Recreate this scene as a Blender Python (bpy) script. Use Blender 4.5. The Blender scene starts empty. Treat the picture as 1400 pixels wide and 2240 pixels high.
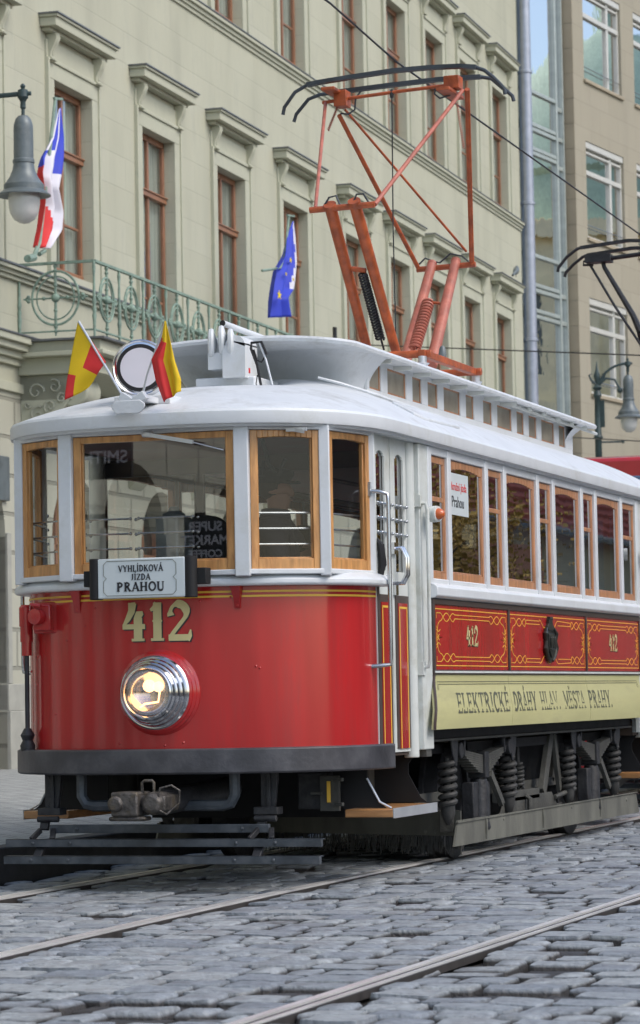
import bpy, math, random
from mathutils import Vector, Matrix
R=math.radians; PI=math.pi; rnd=random.Random(7)
sc=bpy.context.scene
# ---------------------------------------------------------------- camera
CA,CP,CR=0.32245,0.06156,0.01794
FPX=6500.0; CO=Vector((6.17845,-16.0,1.08134))
FW=Vector((-math.sin(CA)*math.cos(CP),math.cos(CA)*math.cos(CP),math.sin(CP)))
_rt=Vector((math.cos(CA),math.sin(CA),0)); _up=_rt.cross(FW)
RT=_rt*math.cos(CR)-_up*math.sin(CR); UP=_up*math.cos(CR)+_rt*math.sin(CR)
cd=bpy.data.cameras.new('camera'); cam=bpy.data.objects.new('camera',cd); sc.collection.objects.link(cam)
cam.matrix_world=Matrix(((RT.x,UP.x,-FW.x,CO.x),(RT.y,UP.y,-FW.y,CO.y),(RT.z,UP.z,-FW.z,CO.z),(0,0,0,1)))
cd.sensor_fit='VERTICAL'; cd.sensor_height=36; cd.sensor_width=36; cd.lens=36*FPX/2240
cd.clip_start=.1; cd.clip_end=2000; sc.camera=cam
cd.dof.use_dof=True; cd.dof.focus_distance=17.6; cd.dof.aperture_fstop=7
def ray(x,y):
    d=FW*FPX+RT*(x-700)-UP*(y-1120); return d.normalized()
def on(x,y,n,c):
    d=ray(x,y); n=Vector(n); return CO+d*((c-n.dot(CO))/n.dot(d))
def aX(x,y,X): return on(x,y,(1,0,0),X)
def aY(x,y,Y): return on(x,y,(0,1,0),Y)
def aZ(x,y,Z): return on(x,y,(0,0,1),Z)
# ---------------------------------------------------------------- world, sun
w=bpy.data.worlds.new("World"); sc.world=w; w.use_nodes=True
nt=w.node_tree; bg=nt.nodes['Background']; sky=nt.nodes.new('ShaderNodeTexSky'); sky.sky_type='NISHITA'
SE,SA=R(48),R(100)      # sun elevation, azimuth measured from +y towards +x
sky.sun_disc=False; sky.sun_elevation=SE; sky.sun_rotation=SA; sky.air_density=1.0; sky.dust_density=2.4; sky.ozone_density=1.0
nt.links.new(sky.outputs[0],bg.inputs[0]); bg.inputs[1].default_value=0.15
sl=bpy.data.lights.new('sun','SUN'); sl.energy=.75; sl.angle=R(30); sl.color=(1,.97,.92)
sun=bpy.data.objects.new('sun',sl); sc.collection.objects.link(sun)
sun.rotation_euler=Vector((math.sin(SA)*math.cos(SE),math.cos(SA)*math.cos(SE),math.sin(SE))).to_track_quat('Z','Y').to_euler()
sc.view_settings.view_transform='Standard'; sc.view_settings.look='None'; sc.view_settings.exposure=0.66; sc.view_settings.gamma=1
sc.cycles.max_bounces=8; sc.cycles.transparent_max_bounces=16; sc.cycles.glossy_bounces=4
# ---------------------------------------------------------------- materials
MT={}
def mat(name,col,rough=.5,metal=0,var=.12,scale=6,bump=0,bscale=40,coat=0,emit=None,es=1,spec=.5,stretch=None,dirt=None,dscale=2.5):
    if name in MT: return MT[name]
    m=bpy.data.materials.new(name); m.use_nodes=True; n=m.node_tree.nodes; l=m.node_tree.links
    b=n['Principled BSDF']; b.inputs['Roughness'].default_value=rough; b.inputs['Metallic'].default_value=metal
    b.inputs['Coat Weight'].default_value=coat; b.inputs['Coat Roughness'].default_value=.08; b.inputs['Specular IOR Level'].default_value=spec
    tc=n.new('ShaderNodeTexCoord'); mp=n.new('ShaderNodeMapping'); l.new(tc.outputs['Object'],mp.inputs[0])
    if stretch: mp.inputs['Scale'].default_value=stretch
    t=n.new('ShaderNodeTexNoise'); t.inputs['Scale'].default_value=scale; t.inputs['Detail'].default_value=5
    l.new(mp.outputs[0],t.inputs['Vector'])
    r=n.new('ShaderNodeValToRGB'); r.color_ramp.elements[0].position=.3; r.color_ramp.elements[1].position=.7
    c0=[max(0,c*(1-var)) for c in col]; c1=[min(1,c*(1+var)) for c in col]
    r.color_ramp.elements[0].color=(*c0,1); r.color_ramp.elements[1].color=(*c1,1)
    l.new(t.outputs[0],r.inputs[0]); out=r.outputs[0]
    if dirt:
        t2=n.new('ShaderNodeTexNoise'); t2.inputs['Scale'].default_value=dscale; t2.inputs['Detail'].default_value=8; t2.inputs['Roughness'].default_value=.7
        l.new(mp.outputs[0],t2.inputs['Vector'])
        r2=n.new('ShaderNodeValToRGB'); r2.color_ramp.elements[0].position=.5; r2.color_ramp.elements[1].position=.72
        r2.color_ramp.elements[0].color=(0,0,0,1); r2.color_ramp.elements[1].color=(.75,.75,.75,1)
        mx=n.new('ShaderNodeMixRGB'); l.new(t2.outputs[0],r2.inputs[0]); l.new(r2.outputs[0],mx.inputs[0]); l.new(out,mx.inputs[1]); mx.inputs[2].default_value=(*dirt,1); out=mx.outputs[0]
    l.new(out,b.inputs['Base Color'])
    rr=n.new('ShaderNodeMapRange'); rr.inputs[3].default_value=max(.02,rough*.8); rr.inputs[4].default_value=min(1,rough*1.2); l.new(t.outputs[0],rr.inputs[0]); l.new(rr.outputs[0],b.inputs['Roughness'])
    if bump:
        t3=n.new('ShaderNodeTexNoise'); t3.inputs['Scale'].default_value=bscale; t3.inputs['Detail'].default_value=6; l.new(mp.outputs[0],t3.inputs['Vector'])
        bp=n.new('ShaderNodeBump'); bp.inputs['Strength'].default_value=bump; bp.inputs['Distance'].default_value=.01
        l.new(t3.outputs[0],bp.inputs['Height']); l.new(bp.outputs[0],b.inputs['Normal'])
    if emit: b.inputs['Emission Color'].default_value=(*emit,1); b.inputs['Emission Strength'].default_value=es
    MT[name]=m; return m
def glass(name,refl=.25,tint=(.75,.78,.76),rough=.01,wob=.12):
    m=bpy.data.materials.new(name); m.use_nodes=True; n=m.node_tree.nodes; l=m.node_tree.links
    n.remove(n['Principled BSDF']); o=n['Material Output']
    tr=n.new('ShaderNodeBsdfTransparent'); tr.inputs[0].default_value=(*tint,1)
    gl=n.new('ShaderNodeBsdfGlossy'); gl.inputs['Roughness'].default_value=rough
    tc=n.new('ShaderNodeTexCoord'); t=n.new('ShaderNodeTexNoise'); t.inputs['Scale'].default_value=2.2; l.new(tc.outputs['Object'],t.inputs['Vector'])
    bp=n.new('ShaderNodeBump'); bp.inputs['Strength'].default_value=wob; bp.inputs['Distance'].default_value=.012; l.new(t.outputs[0],bp.inputs['Height']); l.new(bp.outputs[0],gl.inputs['Normal'])
    fr=n.new('ShaderNodeFresnel'); ge=n.new('ShaderNodeNewGeometry'); mr=n.new('ShaderNodeMapRange'); mr.inputs[3].default_value=1.5; mr.inputs[4].default_value=1/1.5; l.new(ge.outputs['Backfacing'],mr.inputs[0]); l.new(mr.outputs[0],fr.inputs[0])
    ma=n.new('ShaderNodeMath'); ma.operation='ADD'; ma.use_clamp=True; ma.inputs[1].default_value=refl; l.new(fr.outputs[0],ma.inputs[0])
    mx=n.new('ShaderNodeMixShader'); l.new(ma.outputs[0],mx.inputs[0]); l.new(tr.outputs[0],mx.inputs[1]); l.new(gl.outputs[0],mx.inputs[2]); l.new(mx.outputs[0],o.inputs[0])
    MT[name]=m; return m
def masonry(name,col,bw,bh,mortar=.012,dark=.72,bump=.5,var=.08,off=.5,stain=None):
    m=mat(name,col,.85,var=var,scale=1.3,bump=.25,bscale=25,dirt=stain,dscale=1.3,stretch=(1,1,.3))
    n=m.node_tree.nodes; l=m.node_tree.links; b=n['Principled BSDF']
    tc=n.new('ShaderNodeTexCoord'); sp=n.new('ShaderNodeSeparateXYZ'); cb=n.new('ShaderNodeCombineXYZ')
    l.new(tc.outputs['Object'],sp.inputs[0]); l.new(sp.outputs[1],cb.inputs[0]); l.new(sp.outputs[2],cb.inputs[1])
    br=n.new('ShaderNodeTexBrick'); br.inputs['Scale'].default_value=1; br.inputs['Brick Width'].default_value=bw; br.inputs['Row Height'].default_value=bh
    br.inputs['Mortar Size'].default_value=mortar; br.inputs['Mortar Smooth'].default_value=.3; br.offset=off
    br.inputs['Color1'].default_value=(1,1,1,1); br.inputs['Color2'].default_value=(.95,.95,.94,1); br.inputs['Mortar'].default_value=(dark,dark,dark,1)
    l.new(cb.outputs[0],br.inputs['Vector'])
    src=b.inputs['Base Color'].links[0].from_socket
    mx=n.new('ShaderNodeMixRGB'); mx.blend_type='MULTIPLY'; mx.inputs[0].default_value=1; l.new(src,mx.inputs[1]); l.new(br.outputs[0],mx.inputs[2]); l.new(mx.outputs[0],b.inputs['Base Color'])
    bp=n.new('ShaderNodeBump'); bp.inputs['Strength'].default_value=bump; bp.inputs['Distance'].default_value=.02; bp.invert=True
    l.new(br.outputs['Fac'],bp.inputs['Height']); old=b.inputs['Normal'].links[0].from_socket; l.new(old,bp.inputs['Normal']); l.new(bp.outputs[0],b.inputs['Normal'])
    return m
def setup_mats():
    mat('red_paint',(.45,.020,.021),.20,var=.14,scale=2.2,coat=.5,stretch=(3,3,.35),bump=.09,bscale=5,dirt=(.34,.035,.034),dscale=3)
    mat('white_paint',(.68,.71,.73),.38,var=.05,bump=.08,bscale=30,dirt=(.52,.53,.5),dscale=3)
    mat('roof_paint',(.66,.69,.71),.45,var=.09,scale=3,bump=.4,bscale=14,dirt=(.38,.385,.37),dscale=3)
    mat('off_white',(.62,.65,.62),.45,var=.06,bump=.08,dirt=(.45,.45,.38),dscale=4)
    mat('wood',(.56,.28,.095),.38,var=.25,scale=5,stretch=(6,6,1),coat=.3,bump=.1,dirt=(.30,.11,.03),dscale=3)
    mat('wood_across',(.46,.23,.09),.38,var=.25,scale=5,stretch=(1,1,8),coat=.3,bump=.1,dirt=(.30,.11,.03),dscale=3)
    mat('wood_dark',(.12,.045,.02),.5,var=.25,stretch=(1,1,5))
    mat('gold',(.85,.52,.06),.4,var=.05)
    mat('cream_gold',(.62,.55,.27),.4,var=.05)
    mat('cream',(.56,.54,.265),.33,var=.10,scale=2.0,stretch=(1,.5,3),coat=.25,dirt=(.42,.40,.21),dscale=2)
    mat('black_ink',(.025,.025,.03),.5,var=.1)
    mat('letter_dark',(.10,.105,.07),.5,var=.25,scale=30)
    mat('moulding',(.07,.05,.045),.35,var=.2)
    mat('bumper',(.055,.055,.062),.42,var=.35,scale=5,bump=.2,dirt=(.10,.10,.105),dscale=5)
    mat('iron',(.022,.023,.026),.5,var=.4,scale=10,bump=.4,dirt=(.06,.057,.052),dscale=5)
    mat('iron_blue',(.055,.066,.078),.4,var=.35,scale=9,bump=.3,dirt=(.10,.105,.11),dscale=9)
    mat('iron_dusty',(.075,.075,.066),.7,var=.3,scale=7,bump=.4,dirt=(.05,.05,.048),dscale=3)
    mat('rust_steel',(.085,.078,.072),.5,metal=.4,var=.5,scale=22,bump=.9,dirt=(.13,.10,.055),dscale=14)
    mat('skirt',(.15,.15,.125),.62,metal=.1,var=.25,scale=5,bump=.3,dirt=(.07,.07,.062),dscale=2,stretch=(1,1,.4))
    mat('chrome',(.66,.67,.69),.12,metal=1,var=.04)
    mat('steel',(.5,.52,.54),.25,metal=.9,var=.1)
    mat('alu',(.62,.64,.66),.35,metal=.6,var=.1)
    mat('orange_paint',(.43,.095,.028),.45,var=.3,scale=12,bump=.4,dirt=(.17,.05,.03),dscale=9)
    mat('pink_orange',(.46,.15,.10),.45,var=.2,scale=12,bump=.2,dirt=(.40,.09,.05),dscale=7)
    mat('carbon',(.06,.07,.08),.45,var=.3,metal=.3)
    mat('interior',(.075,.05,.035),.6,var=.2); mat('interior_red',(.13,.03,.03),.6,var=.2)
    mat('rubber',(.012,.012,.013),.6,var=.2)
    mat('black',(.008,.008,.009),.7,var=.2)
    mat('sign_white',(.60,.66,.67),.35,var=.03)
    mat('flag_red',(.66,.03,.03),.7,var=.06,bump=.1); mat('flag_yellow',(.78,.52,.01),.7,var=.06,bump=.1)
    mat('flag_blue',(.03,.055,.50),.7,var=.06); mat('flag_white',(.68,.67,.72),.7,var=.04)
    mat('star',(.8,.6,.02),.6)
    mat('setts',(.285,.312,.332),.62,var=.28,scale=22,bump=1.0,bscale=55,dirt=(.17,.165,.165),dscale=3.5)
    mat('joint',(.022,.021,.020),.9,var=.4,scale=30,bump=.6,bscale=60)
    mat('rail_steel',(.78,.77,.75),.33,metal=.45,var=.15,stretch=(6,.4,6)); mat('rail_rust',(.06,.055,.052),.5,var=.3,scale=12,metal=.3)
    mat('kerb_stone_shaded',(.05,.052,.055),.8,var=.3,bump=.4)  # kerb colour kept near black to carry the shade below the tram overhang
    mat('paver',(.30,.31,.29),.75,var=.25,scale=5,bump=.4,bscale=30)
    masonry('facade',(.465,.465,.355),2.1,.47,.009,.88,.3,var=.12,stain=(.37,.375,.30))
    masonry('facade_low',(.455,.45,.36),1.1,.5,.03,.62,.9,stain=(.38,.39,.33))
    mat('stucco',(.46,.465,.355),.85,var=.08,scale=2,bump=.15,dirt=(.36,.375,.30),dscale=2)
    mat('stucco_relief',(.38,.39,.31),.85,var=.2,scale=9,bump=1.0,bscale=14,dirt=(.25,.25,.18),dscale=9)
    mat('plinth',(.36,.36,.31),.8,var=.1,bump=.2)
    mat('sheet_metal',(.16,.17,.18),.5,metal=.4,var=.2)
    mat('window_wood',(.29,.135,.072),.4,var=.2,stretch=(5,5,1))
    masonry('sandstone',(.36,.33,.25),1.3,.62,.008,.78,.25,stain=(.32,.295,.225))
    masonry('sandstone_shade',(.36,.31,.22),.7,.62,.01,.72,.3)
    mat('zinc',(.36,.39,.45),.42,metal=.55,var=.12)
    mat('green_iron',(.22,.31,.245),.6,var=.25,scale=12,dirt=(.13,.18,.16),dscale=10)
    mat('lamp_green',(.035,.06,.06),.45,var=.25); mat('lamp_grey',(.13,.155,.16),.42,metal=.2,var=.2,dirt=(.19,.21,.21),dscale=8)
    mat('opal',(.62,.62,.58),.2,var=.1,scale=5,coat=.4)
    mat('curtain',(.55,.58,.53),.9,var=.45,scale=4,stretch=(3,9,.1))
    mat('skin',(.42,.22,.15),.5,var=.08); mat('dark_cloth',(.03,.028,.04),.9,var=.2); mat('grey_cloth',(.20,.20,.18),.9,var=.3,scale=40,bump=.6,bscale=90)
    mat('hair',(.05,.035,.025),.7,var=.3); mat('olive_cloth',(.12,.13,.11),.9,var=.2); mat('blue_cloth',(.05,.08,.14),.9,var=.2)
    mat('tram_red',(.45,.025,.03),.25,coat=.4,var=.06); mat('tram_cream',(.6,.56,.42),.35)
    mat('blue_grey',(.10,.15,.24),.2,var=.1)
    mat('roof_tile',(.30,.06,.04),.8,var=.3,scale=6); mat('peach',(.55,.30,.24),.8,var=.08)
    mat('yellow_wall',(.88,.76,.48),.8,var=.12,scale=2); mat('copper_green',(.42,.55,.42),.6,var=.15)
    mat('leaf_gold',(.36,.24,.05),.7,var=.5,scale=3); mat('bark',(.06,.045,.03),.9,bump=.5)
    mat('amber',(.62,.13,.03),.2,var=.05,coat=.5)
    glass('glass_front',.15,(.90,.92,.90),.0,.004); glass('glass_corner',.0,(.88,.9,.88),.0,.02); glass('glass_side',.42,(.45,.45,.41),.0,.05); glass('glass_far',.02,(.94,.95,.94)); glass('glass_clear',.05,(.95,.95,.95)); glass('glass_cler',.32,(.5,.5,.45))
    glass('glass_building',.27,(.86,.9,.88),.02,.05); glass('glass_modern',.85,(.5,.56,.56))
    mat('alu_white',(.55,.55,.50),.4,var=.05); mat('alu_green',(.42,.47,.44),.4,metal=.3,var=.1); mat('frosted',(.27,.25,.19),.3,var=.25,scale=8,coat=.3); mat('brick_front',(.46,.42,.37),.85,var=.12,scale=1); mat('sandstone_plain',(.36,.31,.22),.85,var=.12,scale=1.2,bump=.2)
    mat('bulb',(1,.6,.3),.3,emit=(1,.5,.2),es=3)
setup_mats()
_m=MT['setts']; _n=_m.node_tree.nodes; _l=_m.node_tree.links; _b=_n['Principled BSDF']; _g=_n.new('ShaderNodeNewGeometry'); _r=_n.new('ShaderNodeValToRGB')
_r.color_ramp.elements[0].color=(.74,.76,.80,1); _r.color_ramp.elements[1].color=(1.14,1.12,1.08,1); _l.new(_g.outputs['Random Per Island'],_r.inputs[0])
_x=_n.new('ShaderNodeMixRGB'); _x.blend_type='MULTIPLY'; _x.inputs[0].default_value=1; _l.new(_b.inputs['Base Color'].links[0].from_socket,_x.inputs[1]); _l.new(_r.outputs[0],_x.inputs[2]); _l.new(_x.outputs[0],_b.inputs['Base Color'])
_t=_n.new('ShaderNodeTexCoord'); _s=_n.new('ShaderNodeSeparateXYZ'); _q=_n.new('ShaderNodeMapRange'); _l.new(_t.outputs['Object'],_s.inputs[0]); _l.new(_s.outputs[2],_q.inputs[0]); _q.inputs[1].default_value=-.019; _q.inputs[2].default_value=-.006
_y=_n.new('ShaderNodeMixRGB'); _y.inputs[1].default_value=(.035,.032,.03,1); _l.new(_q.outputs[0],_y.inputs[0]); _l.new(_x.outputs[0],_y.inputs[2]); _l.new(_y.outputs[0],_b.inputs['Base Color'])  # joint dirt and crevice shade, both painted in by height
# ---------------------------------------------------------------- mesh builder
class MB:
    def __init__(s): s.v=[]; s.f=[]; s.m=[]; s.k=0
    def add(s,vs,fs):
        o=len(s.v); s.v+= [tuple(v) for v in vs]; s.f+=[tuple(i+o for i in f) for f in fs]; s.m+=[s.k]*len(fs); return s
    def box(s,x0,x1,y0,y1,z0,z1):
        return s.add([(x0,y0,z0),(x1,y0,z0),(x1,y1,z0),(x0,y1,z0),(x0,y0,z1),(x1,y0,z1),(x1,y1,z1),(x0,y1,z1)],
            [(3,2,1,0),(4,5,6,7),(0,1,5,4),(1,2,6,5),(2,3,7,6),(3,0,4,7)])
    def bar(s,a,b,w,h,up=(0,0,1)):
        a=Vector(a);b=Vector(b);d=(b-a).normalized();u=Vector(up)
        if abs(d.dot(u))>.98: u=Vector((0,1,0))
        r=d.cross(u).normalized()*w/2; u=r.cross(d).normalized()*h/2
        return s.add([a-r-u,a+r-u,a+r+u,a-r+u,b-r-u,b+r-u,b+r+u,b-r+u],[(0,1,2,3),(7,6,5,4),(4,5,1,0),(5,6,2,1),(6,7,3,2),(7,4,0,3)])
    def tube(s,pts,r,n=10,caps=True,closed=False):
        pts=[Vector(p) for p in pts]; N=len(pts); rs=r if isinstance(r,(list,tuple)) else [r]*N
        vs=[];prev=None
        for i,p in enumerate(pts):
            if closed: d=(pts[(i+1)%N]-pts[i-1]).normalized()
            else: d=(pts[min(i+1,N-1)]-pts[max(i-1,0)]).normalized()
            if prev is None: a=Vector((0,0,1)) if abs(d.z)<.9 else Vector((0,1,0)); x=d.cross(a).normalized()
            else: x=(prev-d*prev.dot(d)).normalized()
            prev=x; y=d.cross(x)
            vs+=[p+(x*math.cos(2*PI*k/n)+y*math.sin(2*PI*k/n))*rs[i] for k in range(n)]
        fs=[(i*n+k,i*n+(k+1)%n,(i+1)*n+(k+1)%n,(i+1)*n+k) for i in range(N-1) for k in range(n)]
        if closed: fs+=[((N-1)*n+k,(N-1)*n+(k+1)%n,(k+1)%n,k) for k in range(n)]
        elif caps: fs+=[tuple(range(n-1,-1,-1)),tuple(range((N-1)*n,N*n))]
        return s.add(vs,fs)
    def lathe(s,o,d,prof,n=24):
        o=Vector(o);d=Vector(d).normalized();a=Vector((0,0,1)) if abs(d.z)<.9 else Vector((1,0,0)); x=d.cross(a).normalized(); y=d.cross(x)
        vs=[o+d*h+(x*math.cos(2*PI*k/n)+y*math.sin(2*PI*k/n))*max(r,1e-4) for r,h in prof for k in range(n)]
        N=len(prof); fs=[(i*n+k,i*n+(k+1)%n,(i+1)*n+(k+1)%n,(i+1)*n+k) for i in range(N-1) for k in range(n)]
        fs+=[tuple(range(n-1,-1,-1)),tuple(range((N-1)*n,N*n))]
        return s.add(vs,fs)
    def coil(s,a,b,R_,r,turns,n=8,seg=14):
        a=Vector(a);b=Vector(b);d=(b-a);L=d.length;d.normalize();x=d.cross(Vector((.3,.9,.2))).normalized();y=d.cross(x)
        N=int(turns*seg); return s.tube([a+d*(L*i/N)+(x*math.cos(2*PI*i/seg)+y*math.sin(2*PI*i/seg))*R_ for i in range(N+1)],r,n)
    def grid(s,fn,nu,nv,flip=False,cu=False):
        vs=[fn(i/nu,j/nv) for i in range(nu+1) for j in range(nv+1)]
        fs=[(i*(nv+1)+j,(i+1)*(nv+1)+j,(i+1)*(nv+1)+j+1,i*(nv+1)+j+1) for i in range(nu) for j in range(nv)]
        if flip: fs=[f[::-1] for f in fs]
        return s.add(vs,fs)
    def prism(s,poly,fr,t=.01):
        # poly: 2D ring; fr(u,v,w) -> 3D
        n=len(poly); vs=[fr(u,v,0) for u,v in poly]+[fr(u,v,t) for u,v in poly]
        return s.add(vs,[tuple(range(n-1,-1,-1)),tuple(range(n,2*n))]+[(i,(i+1)%n,n+(i+1)%n,n+i) for i in range(n)])
    def ribbon(s,pts,ws,fr,t=.002,sub=0):
        n=len(pts); ws=ws if isinstance(ws,(list,tuple)) else [ws]*n; Lp=[];Rp=[]
        for i in range(n):
            if pts[0]==pts[-1] and i in(0,n-1): a,b=pts[n-2],pts[1]
            else: a=pts[max(i-1,0)];b=pts[min(i+1,n-1)]
            dx,dy=b[0]-a[0],b[1]-a[1];L=math.hypot(dx,dy) or 1; nx,ny=-dy/L*ws[i]/2,dx/L*ws[i]/2
            Lp.append((pts[i][0]+nx,pts[i][1]+ny)); Rp.append((pts[i][0]-nx,pts[i][1]-ny))
        vs=[];fs=[]
        for i in range(n): vs+=[fr(*Lp[i],t),fr(*Rp[i],t),fr(*Lp[i],0),fr(*Rp[i],0)]
        for i in range(n-1):
            o=4*i; fs+=[(o,o+1,o+5,o+4),(o,o+4,o+6,o+2),(o+1,o+3,o+7,o+5)]
        fs+=[(0,2,3,1),(4*n-4,4*n-3,4*n-1,4*n-2)]
        return s.add(vs,fs)
    def ball(s,c,r,n=12,sc_=(1,1,1)):
        c=Vector(c); prof=[(math.sin(PI*i/n),-math.cos(PI*i/n)) for i in range(n+1)]
        o=len(s.v); s.lathe((0,0,0),(0,0,1),prof,n*2)
        for i in range(o,len(s.v)):
            v=s.v[i]; s.v[i]=(c.x+v[0]*r*sc_[0],c.y+v[1]*r*sc_[1],c.z+v[2]*r*sc_[2])
        return s
    def build(s,name,mats,parent=None,bevel=0,smooth=True,label=None,ang=38,loc=None):
        me=bpy.data.meshes.new(name); me.from_pydata(s.v,[],s.f)
        if not isinstance(mats,(list,tuple)): mats=[mats]
        for m in mats: me.materials.append(MT[m] if isinstance(m,str) else m)
        if max(s.m,default=0)>0: me.polygons.foreach_set('material_index',s.m)
        if smooth: me.polygons.foreach_set('use_smooth',[True]*len(me.polygons)); me.set_sharp_from_angle(angle=R(ang))
        me.update(); o=bpy.data.objects.new(name,me); sc.collection.objects.link(o)
        if parent: o.parent=parent
        if loc is not None: o.location=loc
        if label: o['label']=label
        if bevel:
            b=o.modifiers.new('bevel','BEVEL'); b.width=bevel; b.segments=2; b.limit_method='ANGLE'; b.angle_limit=R(40)
        return o
def thing(name,label,cat,loc=(0,0,0),rz=0,group=None):
    o=bpy.data.objects.new(name,None); sc.collection.objects.link(o); o.location=loc; o.rotation_euler=(0,0,rz); o.empty_display_size=.2
    return tag(o,label,cat,group)
def tag(o,label,cat,group=None,kind=None):
    if label: o['label']=label
    if cat: o['category']=cat
    if group: o['group']=group
    if kind: o['kind']=kind
    return o
def struct(o): o['kind']='structure'; return o
def dup(o,parent=None):
    c=o.copy(); sc.collection.objects.link(c); c.parent=parent
    for ch in list(o.children): dup(ch,c)
    return c
def arcp(cx,cy,rx,ry,a0,a1,n=10): return [(cx+rx*math.cos(R(a0+(a1-a0)*i/n)),cy+ry*math.sin(R(a0+(a1-a0)*i/n))) for i in range(n+1)]
# ---------------------------------------------------------------- serif lettering
T_,t_=.17,.085
def S_(x,y,w=.16): return ([(x-w,y),(x+w,y)],.06)
GL={
'A':(.8,[([(.06,0),(.40,1)],t_),([(.38,1),(.72,0)],T_),([(.2,.32),(.6,.32)],t_),S_(.06,.03),S_(.72,.03)]),
'D':(.78,[([(.16,0),(.16,1)],T_),(arcp(.2,.5,.46,.47,-90,90,14),[t_]+[T_*.9]*13+[t_]),([(0,.97),(.25,.97)],.06),([(0,.03),(.25,.03)],.06)]),
'E':(.66,[([(.16,0),(.16,1)],T_),([(0,.96),(.58,.96)],t_),([(0,.04),(.6,.04)],t_),([(.16,.52),(.46,.52)],t_),([(.56,1),(.56,.78)],.06),([(.58,0),(.58,.24)],.06),([(.45,.62),(.45,.42)],.05)]),
'C':(.74,[(arcp(.42,.5,.34,.46,45,315,20),[t_]+[T_*.85]*19+[t_]),([(.66,.98),(.66,.68)],.06)]),
'H':(.86,[([(.16,0),(.16,1)],T_),([(.68,0),(.68,1)],T_),([(.16,.5),(.68,.5)],t_),S_(.16,.03),S_(.16,.97),S_(.68,.03),S_(.68,.97)]),
'I':(.36,[([(.18,0),(.18,1)],T_),S_(.18,.03),S_(.18,.97)]),
'J':(.5,[([(.30,1),(.30,.18),(.22,.03),(.08,.02)],[T_,T_,T_*.7,t_]),S_(.3,.97)]),
'K':(.82,[([(.16,0),(.16,1)],T_),([(.66,1),(.2,.42)],t_),([(.32,.6),(.72,0)],T_),S_(.16,.03),S_(.16,.97),S_(.64,.97,.12),S_(.72,.03,.1)]),
'L':(.64,[([(.16,0),(.16,1)],T_),([(0,.04),(.58,.04)],t_),([(.56,0),(.56,.26)],.06),S_(.16,.97)]),
'M':(1.0,[([(.14,0),(.14,1)],t_),([(.14,1),(.5,.15)],T_),([(.5,.15),(.84,1)],t_),([(.84,0),(.84,1)],T_),S_(.14,.03,.12),S_(.84,.03,.14),S_(.1,.97,.1),S_(.88,.97,.1)]),
'O':(.84,[(arcp(.42,.5,.34,.46,0,360,28),T_*.85)]),
'P':(.72,[([(.16,0),(.16,1)],T_),(arcp(.2,.73,.38,.24,-90,90,12),[t_]+[T_*.85]*11+[t_]),S_(.16,.03),([(0,.97),(.25,.97)],.06)]),
'R':(.8,[([(.16,0),(.16,1)],T_),(arcp(.2,.75,.36,.22,-90,90,12),[t_]+[T_*.85]*11+[t_]),([(.36,.5),(.68,0)],T_),S_(.16,.03),([(0,.97),(.25,.97)],.06),S_(.7,.03,.09)]),
'S':(.62,[(arcp(.32,.74,.22,.22,20,270,12)+arcp(.32,.27,.24,.23,90,-160,12),T_*.8)]),
'T':(.76,[([(.38,0),(.38,1)],T_),([(.02,.96),(.74,.96)],t_),([(.04,1),(.04,.76)],.06),([(.72,1),(.72,.76)],.06),S_(.38,.03)]),
'U':(.84,[([(.16,1)]+arcp(.42,.28,.26,.25,180,360,10)+[(.68,1)],[T_]*9+[t_]*4),S_(.16,.97),S_(.68,.97,.12)]),
'V':(.8,[([(.08,1),(.42,0)],T_),([(.4,0),(.72,1)],t_),S_(.08,.97,.13),S_(.72,.97,.11)]),
'Y':(.78,[([(.08,1),(.39,.45)],T_),([(.70,1),(.39,.45)],t_),([(.39,.48),(.39,0)],T_),S_(.39,.03),S_(.08,.97,.12),S_(.7,.97,.11)]),
'Z':(.7,[([(.06,.96),(.62,.96)],t_),([(.6,.96),(.1,.04)],T_),([(.06,.04),(.64,.04)],t_),([(.08,1),(.08,.76)],.06),([(.62,0),(.62,.26)],.06)]),
'.':(.3,[([(.12,.0),(.12,.15)],.14)]),' ':(.45,[]),
'4':(.76,[([(.20,.97),(.42,.99)],.06),([(.33,1),(.30,.78),(.18,.58),(.05,.42)],[.20,.17,.13,.06]),([(.01,.38),(.72,.38)],.115),([(.50,.0),(.50,.60),(.53,.70),(.66,.74)],[.21,.21,.19,.08]),S_(.5,.03,.2)]),
'1':(.46,[([(.25,0),(.25,1)],.20),S_(.25,.03,.2),([(.04,.80),(.16,.86),(.25,.97)],[.06,.12,.16]),([(.10,.52),(.25,.50),(.40,.52)],[.03,.15,.03])]),
'2':(.74,[(arcp(.34,.72,.24,.23,200,-42,16)+[(.20,.22),(.08,.07)],[.17,.15,.09]+[.08]*3+[.12]+[.19]*6+[.16,.12,.1,.09,.09,.09]),([(.04,.07),(.66,.07)],.145),([(.60,.0),(.68,.12),(.70,.27)],[.12,.10,.03])]),
}
ACC={'Á':'A','É':'E','Í':'I','Ě':'E'}
def text_w(s): return sum(GL[ACC.get(c,c)][0]+.09 for c in s)
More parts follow.
